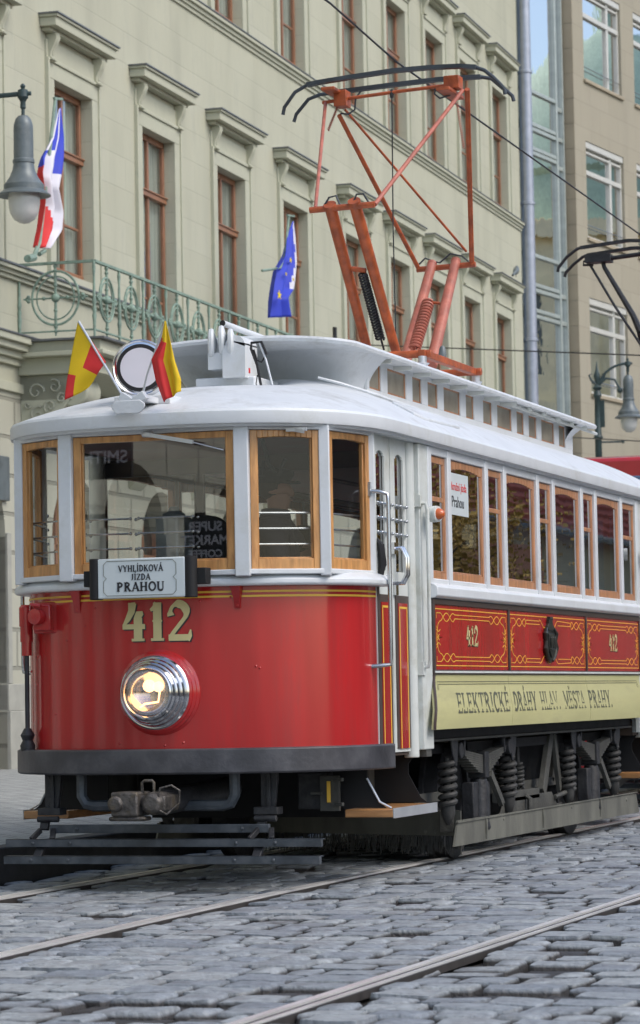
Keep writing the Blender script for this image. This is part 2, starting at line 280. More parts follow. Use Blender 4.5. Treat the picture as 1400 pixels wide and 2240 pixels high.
def letter(mb,s,fr,h,width=None,u0=0,v0=0,slant=0,wt=1,t=.0015,align='c'):
    W=text_w(s)*h; k=(width/W) if width else 1; x=0; off=-W*k/2 if align=='c' else 0
    for c in s:
        b=ACC.get(c,c); gw,st=GL[b]; st=list(st)
        if c in 'ÁÉÍ': st.append(([(gw*.45,1.08),(gw*.62,1.3)],[.07,.14]))
        if c=='Ě': st.append(([(gw*.22,1.28),(gw*.42,1.09),(gw*.62,1.28)],.08))
        for p,wd in st:
            wd=[q*h*wt for q in wd] if isinstance(wd,list) else wd*h*wt
            if isinstance(wd,list) and len(wd)!=len(p): wd=(wd+[wd[-1]]*len(p))[:len(p)]
            pp=[(u0+off+((x+a)*k+slant*bb)*h if False else u0+off+(x+a)*h*k+slant*bb*h, v0+bb*h) for a,bb in p]
            mb.ribbon(pp,wd,fr,t)
        x+=gw+.09
    return mb
def plane(o,u,v):
    o=Vector(o);u=Vector(u).normalized();v=Vector(v).normalized();w_=u.cross(v)
    return lambda a,b,c=0: o+u*a+v*b+w_*c
def font_mesh(txt,size,fr,name,m,parent,ext=.002,mirror=False,bold=0):
    cu=bpy.data.curves.new('t','FONT'); cu.body=txt; cu.size=size; cu.align_x='CENTER'; cu.extrude=ext; cu.offset=bold
    o=bpy.data.objects.new('t',cu); sc.collection.objects.link(o); dg=bpy.context.evaluated_depsgraph_get(); me=bpy.data.meshes.new_from_object(o.evaluated_get(dg))
    bpy.data.objects.remove(o); me.name=name
    for v in me.vertices: v.co=fr(-v.co.x if mirror else v.co.x,v.co.y,v.co.z)
    me.materials.clear(); me.materials.append(MT[m]); ob=bpy.data.objects.new(name,me); sc.collection.objects.link(ob)
    if parent: ob.parent=parent
    return ob
def wall_holes(mb,s0,s1,z0,z1,ops,depth,fr,reveal=True):
    # fr(s,z,off) -> 3D ; ops: rects (a,b,c,d) in s,z
    ss=sorted({s0,s1,*[o[0] for o in ops],*[o[1] for o in ops]}); zs=sorted({z0,z1,*[o[2] for o in ops],*[o[3] for o in ops]})
    ss=[s for s in ss if s0<=s<=s1]; zs=[z for z in zs if z0<=z<=z1]
    for i in range(len(ss)-1):
        for j in range(len(zs)-1):
            cs=(ss[i]+ss[i+1])/2;cz=(zs[j]+zs[j+1])/2
            if any(o[0]<cs<o[1] and o[2]<cz<o[3] for o in ops): continue
            mb.add([fr(ss[i],zs[j],0),fr(ss[i+1],zs[j],0),fr(ss[i+1],zs[j+1],0),fr(ss[i],zs[j+1],0)],[(0,1,2,3)])
    if reveal:
        for a,b,c,d in ops:
            for p,q in (((a,c),(b,c)),((b,c),(b,d)),((b,d),(a,d)),((a,d),(a,c))):
                mb.add([fr(*p,0),fr(*q,0),fr(*q,-depth),fr(*p,-depth)],[(0,1,2,3)])
    return mb
# ================================================================ THE TRAM
tram=thing('historic_tram','red and white old tram with lit round headlamp and number 412 on its nose','tram')
def outl(hw,yc,dep,n=2.25,N=40,ext=None):
    # plan curve from the right side round the nose to the left side
    p=[]
    for i in range(N+1):
        a=PI*i/N; c,s=math.cos(a),math.sin(a)
        p.append((math.copysign(abs(c)**(2/n),c)*hw, yc-dep*abs(s)**(2/n)))
    if ext is not None: p=[(hw,ext)]+p+[(-hw,ext)]
    return p
def sweep(mb,hw,yc,dep,prof,n=2.25,N=40,ext=None,closed=False):
    rows=[[(x,y,z) for x,y in outl(hw+o,yc,dep+o,n,N,ext)] for o,z in prof]
    if closed: rows.append(rows[0])
    m=len(rows[0]); vs=[v for r in rows for v in r]; fs=[(i*m+j,i*m+j+1,(i+1)*m+j+1,(i+1)*m+j) for i in range(len(rows)-1) for j in range(m-1)]
    return mb.add(vs,fs)
AP=(1.05,.33,.75)
def ynose(x,off=0):
    hw,yc,d=AP[0]+off,AP[1],AP[2]+off; q=min(.9999,abs(x)/hw); return yc-d*(1-q**2.25)**(1/2.25)
XF=None
_add=MB.add
def add2(s,vs,fs):
    if XF is not None: vs=[XF@Vector(v) for v in vs]
    return _add(s,vs,fs)
MB.add=add2
POLY=[(1.04,.30),(.93,-.2),(.53,-.455),(-.53,-.455),(-.93,-.2),(-1.04,.30)]
ZF0,ZF1=1.785,2.575
def frame_win(A,B,z0,z1,fl,ft,fb,inset,parent,name='window_frame',glassm='glass_front',arch=0,mid=None,wood='wood',thick=.04,pd=.026):
    A=Vector((*A,0));B=Vector((*B,0));u=(B-A);L=u.length;u.normalize(); nrm=Vector((-u.y,u.x,0)) # faces outward when going right->left round nose? set below
    out=Vector((u.y,-u.x,0))
    fr=lambda a,b,c=0:A+u*a+Vector((0,0,b))+out*c
    mb=MB()
    def bx(a0,a1,b0,b1,c0,c1):
        P=[fr(a0,b0,c0),fr(a1,b0,c0),fr(a1,b0,c1),fr(a0,b0,c1),fr(a0,b1,c0),fr(a1,b1,c0),fr(a1,b1,c1),fr(a0,b1,c1)]
        mb.add(P,[(3,2,1,0),(4,5,6,7),(0,1,5,4),(1,2,6,5),(2,3,7,6),(3,0,4,7)])
    bx(0,fl,z0,z1,-thick,0); bx(L-fl,L,z0,z1,-thick,0)
    bx(fl,L-fl,z0,z0+fb,-thick,-.002)
    if arch:
        n=10
        for i in range(n):
            a0=fl+(L-2*fl)*i/n;a1=fl+(L-2*fl)*(i+1)/n; h0=z1-ft-arch*(2*(i+.5)/n-1)**2
            bx(a0,a1,h0,z1,-thick,-.002)
    else: bx(fl,L-fl,z1-ft,z1,-thick,-.002)
    b2=.009
    bd=-pd*.6; bx(fl,fl+b2,z0+fb,z1-ft-arch,-thick,bd); bx(L-fl-b2,L-fl,z0+fb,z1-ft-arch,-thick,bd); bx(fl,L-fl,z0+fb,z0+fb+b2,-thick,bd)
    if mid: bx(fl,L-fl,mid-.015,mid+.015,-thick,-.004)
    o=mb.build(name,wood,parent,bevel=.003)
    g=MB(); g.add([fr(fl-.01,z0+fb-.01,-pd),fr(L-fl+.01,z0+fb-.01,-pd),fr(L-fl+.01,z1-ft+.01,-pd),fr(fl-.01,z1-ft+.01,-pd)],[(0,1,2,3)])
    g.build('pane',glassm,o,smooth=False)
    return o
def end(front):
    # ---- red apron
    mb=MB(); sweep(mb,*AP,[(0,.74),(0,1.70),(-.02,1.70),(-.02,.74)],ext=.40)
    o=mb.build('front_apron' if front else 'rear_apron','red_paint',tram,ang=30)
    for x,z in [(-.86,1.33),(-.87,1.17),(-.95,1.25),(-.6,1.42),(-.4,1.60),(-.25,.83),(.14,.83),(.03,.815),(.55,1.25),(.57,1.24),(-.7,1.0),(.25,1.62),(.42,1.64),(-.47,1.50)]:
        r=MB(); y=ynose(x); r.lathe((x,y+.002,z),(0,-1,0),[(.008,0),(.007,.003),(.003,.006)],8); r.build('rivet','red_paint',o)
    if front:
        g=MB(); sweep(g,*AP,[(.0025,1.664),(.0025,1.675)],ext=.37); sweep(g,*AP,[(.0025,1.638),(.0025,1.649)],ext=.345)
        g.box(1.0525,1.0535,.365,.373,.80,1.676); g.box(1.0525,1.0535,.345,.352,.80,1.653)
        g.build('gold_line','gold',o)
        k=MB(); fr=lambda a,b,c=0:(a+.006,ynose(a)-.0018-c,b-.006); letter(k,'412',fr,.215,.44,0,1.404,wt=1.22,t=.0008); k.build('number_shadow','black_ink',o,smooth=False)
        k=MB(); fr=lambda a,b,c=0:(a,ynose(a)-.0035-c,b); letter(k,'412',fr,.215,.44,0,1.404,wt=1.15,t=.0012); k.build('fleet_number','cream_gold',o,smooth=False)
    # ---- white ledge under the windows
    mb=MB(); sweep(mb,*AP,[(-.05,1.70),(.075,1.70),(.085,1.712),(.085,1.735),(.05,1.762),(-.02,1.785),(-.08,1.79)],ext=.40)
    mb.box(-1.13,-1.0,.395,.41,1.70,1.77); mb.box(1.0,1.13,.395,.41,1.70,1.77)
    mb.build('window_ledge','white_paint',tram,bevel=.004)
    # ---- red brackets below ledge
    for x in (-.52,.46):
        b=MB(); y=ynose(x); b.add([(x-.035,y-.002,1.70),(x+.035,y-.002,1.70),(x+.02,y-.002,1.62),(x+.02,y-.002,1.575),(x-.02,y-.002,1.575),(x-.02,y-.002,1.62)]+[(x-.03,y-.05,1.70),(x+.03,y-.05,1.70),(x+.018,y-.014,1.62),(x+.018,y-.010,1.575),(x-.018,y-.010,1.575),(x-.018,y-.014,1.62)],
            [(0,1,2,3,4,5),(11,10,9,8,7,6)]+[(i,(i+1)%6+0,(i+1)%6+6,i+6) for i in range(6)]); b.lathe((x,y-.008,1.594),(0,-1,0),[(.011,0),(.008,.006)],8)
        b.build('ledge_bracket','red_paint',tram)
    # ---- window band
    wn=[(.035,.012,.035),(.035,.03,.045),(.045,.045,.045)]
    posts=MB()
    for i,(x,y) in enumerate(POLY):
        wpost=[.045,.06,.085,.085,.06,.045][i]
        a=Vector((x,y,0)); cdir=Vector((x*.35,y-1.0,0)).normalized()
        posts.bar((x,y,1.75),(x,y,2.60),wpost,.062,up=cdir)
    # header
    for (A,B) in zip(POLY[:-1],POLY[1:]):
        A=Vector((*A,0));B=Vector((*B,0)); posts.bar(A+Vector((0,0,2.605)),B+Vector((0,0,2.605)),.05,.07)
        posts.bar(A+Vector((0,0,1.775)),B+Vector((0,0,1.775)),.055,.03)
    posts.build('window_post','white_paint',tram,bevel=.006,label='white painted posts and header between the front windows')
    for i,(A,B) in enumerate(zip(POLY[:-1],POLY[1:])):
        A=Vector(A);B=Vector(B);u=(B-A).normalized(); m0=[.028,.032,.045,.045,.032][i]; m1=[.032,.045,.045,.032,.028][i]
        out=Vector((-u.y,u.x)) if (Vector((-u.y,u.x)).dot(A+B-Vector((0,2)))>0) else Vector((u.y,-u.x))
        # go so that 'out'=(u.y,-u.x) of direction used in frame_win points outward: traverse left->right
        P=B-u*m1; Q=A+u*m0
        frame_win(P+out*.012,Q+out*.012,ZF0,ZF1-.008,.046 if i==2 else .04,.036,.062,.0,tram,name='front_window' if front else 'rear_window',glassm=(('glass_front' if i==2 else 'glass_corner') if front else 'glass_far'),arch=(.009 if i in(0,4,1,3) else 0),wood='wood')
        if i!=2:
            gb=MB()
            for k in range(3):
                z=1.93+.088*k; gb.tube([(P.x-out.x*.05,P.y-out.y*.05,z),(Q.x-out.x*.05,Q.y-out.y*.05,z)],.006,6)
            gb.build('guard_bar','steel',tram)
        else:
            gb=MB()
            for x0,x1 in ((-.46,-.18),(-.13,.2)):
                for k in range(3):
                    z=1.93+.085*k; gb.tube([(x0,-.37,z),(x1,-.37,z)],.006,6); gb.ball((x1,-.37,z),.010,5); gb.ball((x0,-.37,z),.010,5)
            gb.build('guard_bar','steel',tram)
    # ---- doors
    for sx in (1,-1):
        X=1.045*sx
        if front and sx<0: leaves=()
        else: leaves=(0,1)
        for k,(y0,y1,g0,g1) in enumerate(((.365,.665,.395,.560),(.675,.99,.765,.935))):
            if k not in leaves: continue
            mb=MB()
            fr=lambda s,z,o:(X+sx*o,s,z)
            # stile pieces with arched opening made of columns
            TH=sx*.012; mb.box(min(X,X-TH),max(X,X-TH),y0,g0,.74,2.6); mb.box(min(X,X-TH),max(X,X-TH),g1,y1,.74,2.6)
            mb.box(min(X,X-TH),max(X,X-TH),g0,g1,.74,1.80)
            n=8
            for i in range(n):
                a=(i+.5)/n*2-1; h=2.50-.055*(1-math.sqrt(max(0,1-a*a)))
                mb.box(min(X,X-TH),max(X,X-TH),g0+(g1-g0)*i/n,g0+(g1-g0)*(i+1)/n,h,2.6)
            d=mb.build('door','off_white',tram)
            mb=MB(); ra,rb=((.385,.635),(.72,.985))[k]
            mb.box(*sorted((X,X+sx*.006)),ra,rb,.76,1.66); mb.build('door_moulding','moulding',d)
            mb=MB(); mb.box(*sorted((X+sx*.006,X+sx*.010)),ra+.045,rb-.04,.76,1.615); mb.build('door_panel','red_paint',d)
            mb=MB()
            for s in (ra+.062,rb-.055): mb.box(*sorted((X+sx*.010,X+sx*.0115)),s-.006,s+.006,.76,1.595)
            mb.box(*sorted((X+sx*.010,X+sx*.0115)),ra+.062,rb-.055,1.583,1.595); mb.build('gold_line','gold',d)
            mb=MB(); mb.add([(X-sx*.015,g0,1.8),(X-sx*.015,g1,1.8),(X-sx*.015,g1,2.5),(X-sx*.015,g0,2.5)],[(0,1,2,3)]); mb.build('pane','glass_side',d,smooth=False)
            mb=MB()
            for q in range(3):
                z=2.02+.085*q; mb.tube([(X+sx*.012,g0-.015,z),(X+sx*.012,g1+.015,z)],.006,6); mb.ball((X+sx*.012,g1+.018,z),.011,5); mb.ball((X+sx*.012,g0-.015,z),.010,5)
            mb.build('guard_bar','steel',d)
            if k==1:
                mb=MB()
                for dy in (0,.045): mb.tube([(X,.70+dy,1.93),(X+sx*.05,.71+dy,1.94),(X+sx*.075,.72+dy,1.88),(X+sx*.075,.72+dy,1.78),(X+sx*.05,.71+dy,1.73),(X,.70+dy,1.73)],.011,8)
                mb.box(*sorted((X,X+sx*.02)),.67,.74,1.90,1.97); mb.box(*sorted((X,X+sx*.02)),.69,.74,1.66,1.72); mb.build('door_handle','chrome',d)
            else:
                mb=MB(); mb.tube([(X,.37,1.98),(X+sx*.03,.37,1.94),(X+sx*.035,.38,1.84),(X+sx*.02,.38,1.74)],[.012,.022,.026,.014],8); mb.tube([(X+sx*.034,.375,1.83),(X+sx*.034,.42,1.83)],.016,8); mb.build('door_latch','rubber',d)
        # door frame post, mullion
        mb=MB(); mb.lathe((X-sx*.01,(1.045 if sx>0 or not front else 1.2),.70),(0,0,1),[(.045,0),(.045,1.92)],16)
        mb.box(*sorted((X-sx*.02,X+sx*.055)),(1.09 if sx>0 or not front else 1.22),1.30,.745,2.585); mb.build('corner_post','off_white',tram,bevel=.006)
        mb=MB(); mb.box(*sorted((X-sx*.03,X+sx*.01)),.335,.362,.74,2.6); mb.box(*sorted((X-sx*.03,X+sx*.012)),.36,1.0,2.585,2.64); mb.build('door_frame','off_white',tram)
        mb=MB(); mb.box(*sorted((X,X+sx*.016)),.345,.375,.76,1.70); mb.build('edge_trim','moulding',tram)
        # hand rails
        mb=MB(); mb.tube([(X-sx*.01,.27,2.25),(X+sx*.05,.28,2.245),(X+sx*.10,.29,2.23),(X+sx*.105,.29,2.19),(X+sx*.105,.29,1.30),(X+sx*.10,.29,1.25),(X+sx*.06,.26,1.245),(X-sx*.01,.25,1.24)],.0125,10)
        mb.box(*sorted((X-.02*sx,X+sx*.01)),.25,.30,2.22,2.30); mb.build('hand_rail','steel',tram)
        mb=MB(); mb.tube([(X+sx*.04,1.10,2.22),(X+sx*.09,1.10,2.22),(X+sx*.10,1.10,2.18),(X+sx*.10,1.10,1.28),(X+sx*.09,1.10,1.24),(X+sx*.04,1.10,1.235)],.0115,10)
        mb.box(*sorted((X+sx*.03,X+sx*.065)),1.07,1.12,2.20,2.27); mb.box(*sorted((X+sx*.03,X+sx*.065)),1.07,1.13,1.19,1.27); mb.build('hand_rail','off_white',tram)
        # step
        s0,s1=sorted((.86*sx,1.15*sx)); mb=MB(); mb.box(s0,s1,.27,1.15,.378,.425); mb.build('step','wood_across',tram,bevel=.006)
        mb=MB(); e=1.15*sx; mb.box(*sorted((e,e+sx*.006)),.27,1.15,.373,.43); mb.build('step_edge','alu',tram)
        for y in (.31,1.13):
            mb=MB(); pl=[(.62,.43),(1.10,.43),(1.06,.46),(.985,.60),(.985,.66),(1.04,.74),(.62,.74)]
            mb.prism([(a*sx,b) for a,b in pl],lambda u,v,w_=0:(u,y+w_,v),.006); mb.build('step_side','black',tram)
            if y<1: 
                mb=MB(); mb.tube([(1.13*sx,y-.004,.43),(1.06*sx,y-.004,.465),(.985*sx,y-.004,.60)],.007,6); mb.build('step_rim','alu',tram)
        mb=MB()
        for q in range(9): mb.box(.80*sx-.006,.80*sx+.006,.42+.06*q,.45+.06*q,.47,.66)
        mb.box(.77*sx-.004,.77*sx+.004,.33,1.12,.43,.74)
        mb.build('step_grille','iron_dusty',tram)
    # ---- platform floor, bumper
    mb=MB(); pts=outl(1.03,.33,.73,2.25,30,1.3); mb.prism(pts,lambda u,v,w_=0:(u,v,.72+w_),.12); mb.build('platform_floor','interior',tram)
    mb=MB(); sweep(mb,1.03,.36,.80,[(0,.79),(.085,.798),(.10,.79),(.10,.664),(.09,.655),(0,.655),(0,.79)],ext=.40); mb.box(-1.13,-1.03,.395,.402,.655,.795); mb.box(1.03,1.13,.395,.402,.655,.795)
    mb.build('bumper','bumper',tram,bevel=.003)
    # ---- tubes, hangers, life guard
    mb=MB(); yb=-.30
    mb.tube([(-.53,yb,.66),(-.53,yb,.53),(-.50,yb,.485),(-.46,yb,.475),(.33,yb,.475),(.375,yb,.485),(.40,yb,.53),(.40,yb,.66)],.032,8); mb.build('draw_bar','iron_blue',tram)
    for x in (-.745,.575):
        mb=MB(); mb.prism([(-.05,0),(.05,0),(.05,-.05),(.03,-.22),(-.05,-.22)],lambda u,v,w_=0:(x+u,-.22+w_,.66+v),.03); mb.box(x-.08,x+.06,-.26,-.16,.42,.462); mb.box(x-.012,x+.012,-.235,-.20,.44,.66)
        for q in range(4): mb.lathe((x-.015,-.22,.63-.05*q),(0,-1,0),[(.01,0),(.008,.008)],8)
        mb.lathe((x-.06,-.30,.40),(1,0,0),[(.018,0),(.018,.13)],10)
        mb.bar((x-.02,-.28,.40),(x-.02,-.30,.34),.05,.03); mb.bar((x-.03,-.33,.34),(x-.05,-.42,.29),.02,.03); mb.bar((x+.05,-.33,.34),(x+.08,-.42,.29),.03,.03)
        mb.bar((x-.0,-.36,.27),(x,-.45,.19),.05,.025)
        mb.build('guard_hanger','iron',tram,bevel=.003)
    for nm,(x0,x1,y,z0,z1) in {'a':(-.72,.61,-.33,.322,.370),'b':(-.95,.95,-.43,.248,.293),'c':(-.95,.95,-.46,.154,.200)}.items():
        mb=MB(); mb.box(x0,x1,y,y+.03,z0,z1)
        if nm!='a': mb.box(x0,x1,y,y+.07,z1-.006,z1)
        for x in (-.78,-.55,.45,.68): 
            if x0<x<x1: mb.lathe((x,y,(z0+z1)/2),(0,-1,0),[(.012,0),(.011,.006),(.004,.010)],8)
        mb.build('guard_bar_front' if False else 'life_guard','iron_blue',tram,bevel=.004)
    if front:
        # rusty coupler
        mb=MB(); mb.box(-.18,-.02,-.72,-.50,.43,.565); mb.box(-.03,.12,-.66,-.44,.455,.545); mb.lathe((.05,-.70,.50),(0,1,0),[(.05,0),(.065,.03),(.06,.35)],12)
        mb.box(-.20,.02,-.71,-.60,.405,.43); mb.lathe((-.15,-.74,.50),(0,1,0),[(.045,0),(.05,.03)],8)
        co=mb.build('coupler','rust_steel',tram,bevel=.012)
        mb=MB(); mb.tube([(-.03,-.62,.55),(-.03,-.62,.615),(-.015,-.62,.625),(.03,-.62,.625),(.04,-.62,.615),(.04,-.62,.56)],.009,8); mb.tube([(.09,-.68,.53),(.10,-.68,.585),(.16,-.66,.60),(.20,-.64,.57),(.19,-.62,.50),(.13,-.66,.44),(.08,-.68,.47)],.006,6)
        mb.build('coupler_pin','rust_steel',co)
        mb=MB(); mb.tube([(.02,-.45,.50),(.10,-.2,.52),(.12,.4,.55)],[.075,.07,.07],12); mb.build('coupler_shaft','iron',tram)
        # headlamp
        L0=(0,-.405,1.112)
        mb=MB(); mb.lathe(L0,(0,-1,0),[(.245,0),(.245,.012),(.232,.022),(.232,.035),(.218,.045),(.218,.06),(.20,.07)],56); hl=mb.build('headlamp','red_paint',tram,ang=25)
        mb=MB(); mb.lathe(L0,(0,-1,0),[(.206,.055),(.208,.082),(.200,.090),(.186,.088),(.186,.10),(.190,.112),(.184,.124),(.170,.120),(.170,.134),(.174,.146),(.168,.158),(.157,.154),(.157,.168),(.160,.178),(.152,.190),(.146,.186),(.145,.200),(.138,.205),(.133,.195),(.133,.15)],56); mb.f=mb.f[:-2]; mb.m=mb.m[:-2]; mb.build('lamp_rim','chrome',hl,ang=25)
        mb=MB(); prof=[(.132*math.sin(R(90*i/10)),.19-.10*math.cos(R(90*i/10))) for i in range(11)]; mb.lathe(L0,(0,-1,0),prof,40); mb.f=[f for f in mb.f if len(f)<30]; mb.build('reflector','chrome',hl)
        mb=MB(); mb.ball((-.005,-.405-.15,1.15),.036,8); mb.ball((.05,-.405-.15,1.145),.03,8); mb.tube([(.06,-.56,1.12),(.05,-.56,1.06),(-.03,-.56,1.05),(-.06,-.56,1.03)],.006,6); mb.build('bulb','bulb',hl)
        mb=MB(); mb.lathe(L0,(0,-1,0),[(.13,.195),(.11,.203),(.06,.209),(.0,.211)],40); mb.build('lens','glass_clear',hl)
        # jumper socket
        mb=MB(); mb.box(-.81,-.70,-.33,-.20,1.48,1.63); mb.box(-.83,-.665,-.275,-.20,1.465,1.645); sk=mb.build('jumper_socket','red_paint',tram,bevel=.008)
        mb=MB(); mb.lathe((-.775,-.33,1.56),(-.2,-1,0),[(.048,0),(.05,.015),(.045,.04),(.03,.045)],20); mb.tube([(-.82,-.33,1.60),(-.80,-.37,1.63),(-.74,-.37,1.62)],.01,8); mb.build('socket_cap','red_paint',sk)
        mb=MB(); mb.lathe((-.925,-.16,1.42),(0,0,1),[(.03,-.08),(.03,.0),(.037,.0),(.037,.09),(.042,.09),(.042,.20),(.03,.215)],16); mb.build('pipe_head','red_paint',tram)
        mb=MB(); mb.tube([(-.925,-.16,1.38),(-.925,-.16,.86)],.014,10); mb.lathe((-.925,-.16,.79),(0,0,1),[(.04,0),(.045,.03),(.03,.06),(.042,.09),(.02,.13)],12); mb.build('air_pipe','iron',tram)
        # destination board
        mb=MB(); mb.box(-.272,.25,-.64,-.575,1.640,1.862); sb=mb.build('destination_board','sign_white',tram,bevel=.006)
        for (x0,x1),(x2,x3) in (((-.325,-.265),(-.375,-.29)),((.243,.30),(.265,.36))):
            mb=MB(); mb.lathe(((x0+x1)/2,-.605,1.636),(0,0,1),[(.038,0),(.038,.23)],16); mb.box(x2,x3,-.60,-.52,1.71,1.80); mb.build('board_holder','black',sb,bevel=.004)
        fr=plane((-.011,-.6415,0),(1,0,0),(0,0,1))
        mb=MB(); letter(mb,'VYHLÍDKOVÁ',fr,.036,.27,0,1.787,wt=1.15); letter(mb,'JÍZDA',fr,.034,.12,0,1.740,wt=1.15); letter(mb,'PRAHOU',fr,.050,.29,0,1.678,wt=1.35); mb.build('lettering','black_ink',sb,smooth=False)
        mb=MB(); x0,x1,z0,z1=-.225,.21,1.655,1.848; c=.02
        mb.ribbon([(x0+c,z0),(x1-c,z0),(x1,z0+c),(x1,1.735),(x1-.018,1.7515),(x1,1.768),(x1,z1-c),(x1-c,z1),(x0+c,z1),(x0,z1-c),(x0,1.768),(x0+.018,1.7515),(x0,1.735),(x0,z0+c),(x0+c,z0)],.0028,fr,.001); mb.build('border_line','letter_dark',sb,smooth=False)
        # wiper
        mb=MB(); mb.tube([(-.04,-.50,2.565),(.02,-.52,2.56)],.018,10); mb.bar((-.02,-.525,2.562),(.27,-.53,2.505),.018,.022); mb.tube([(.26,-.53,2.507),(.44,-.505,2.455)],.004,6); mb.build('wiper','alu',tram)
        mb=MB(); mb.box(.76,.88,-.36,-.34,2.555,2.575); mb.bar((.80,-.35,2.565),(.87,-.37,2.55),.012,.02); mb.build('wiper_mount','alu',tram)
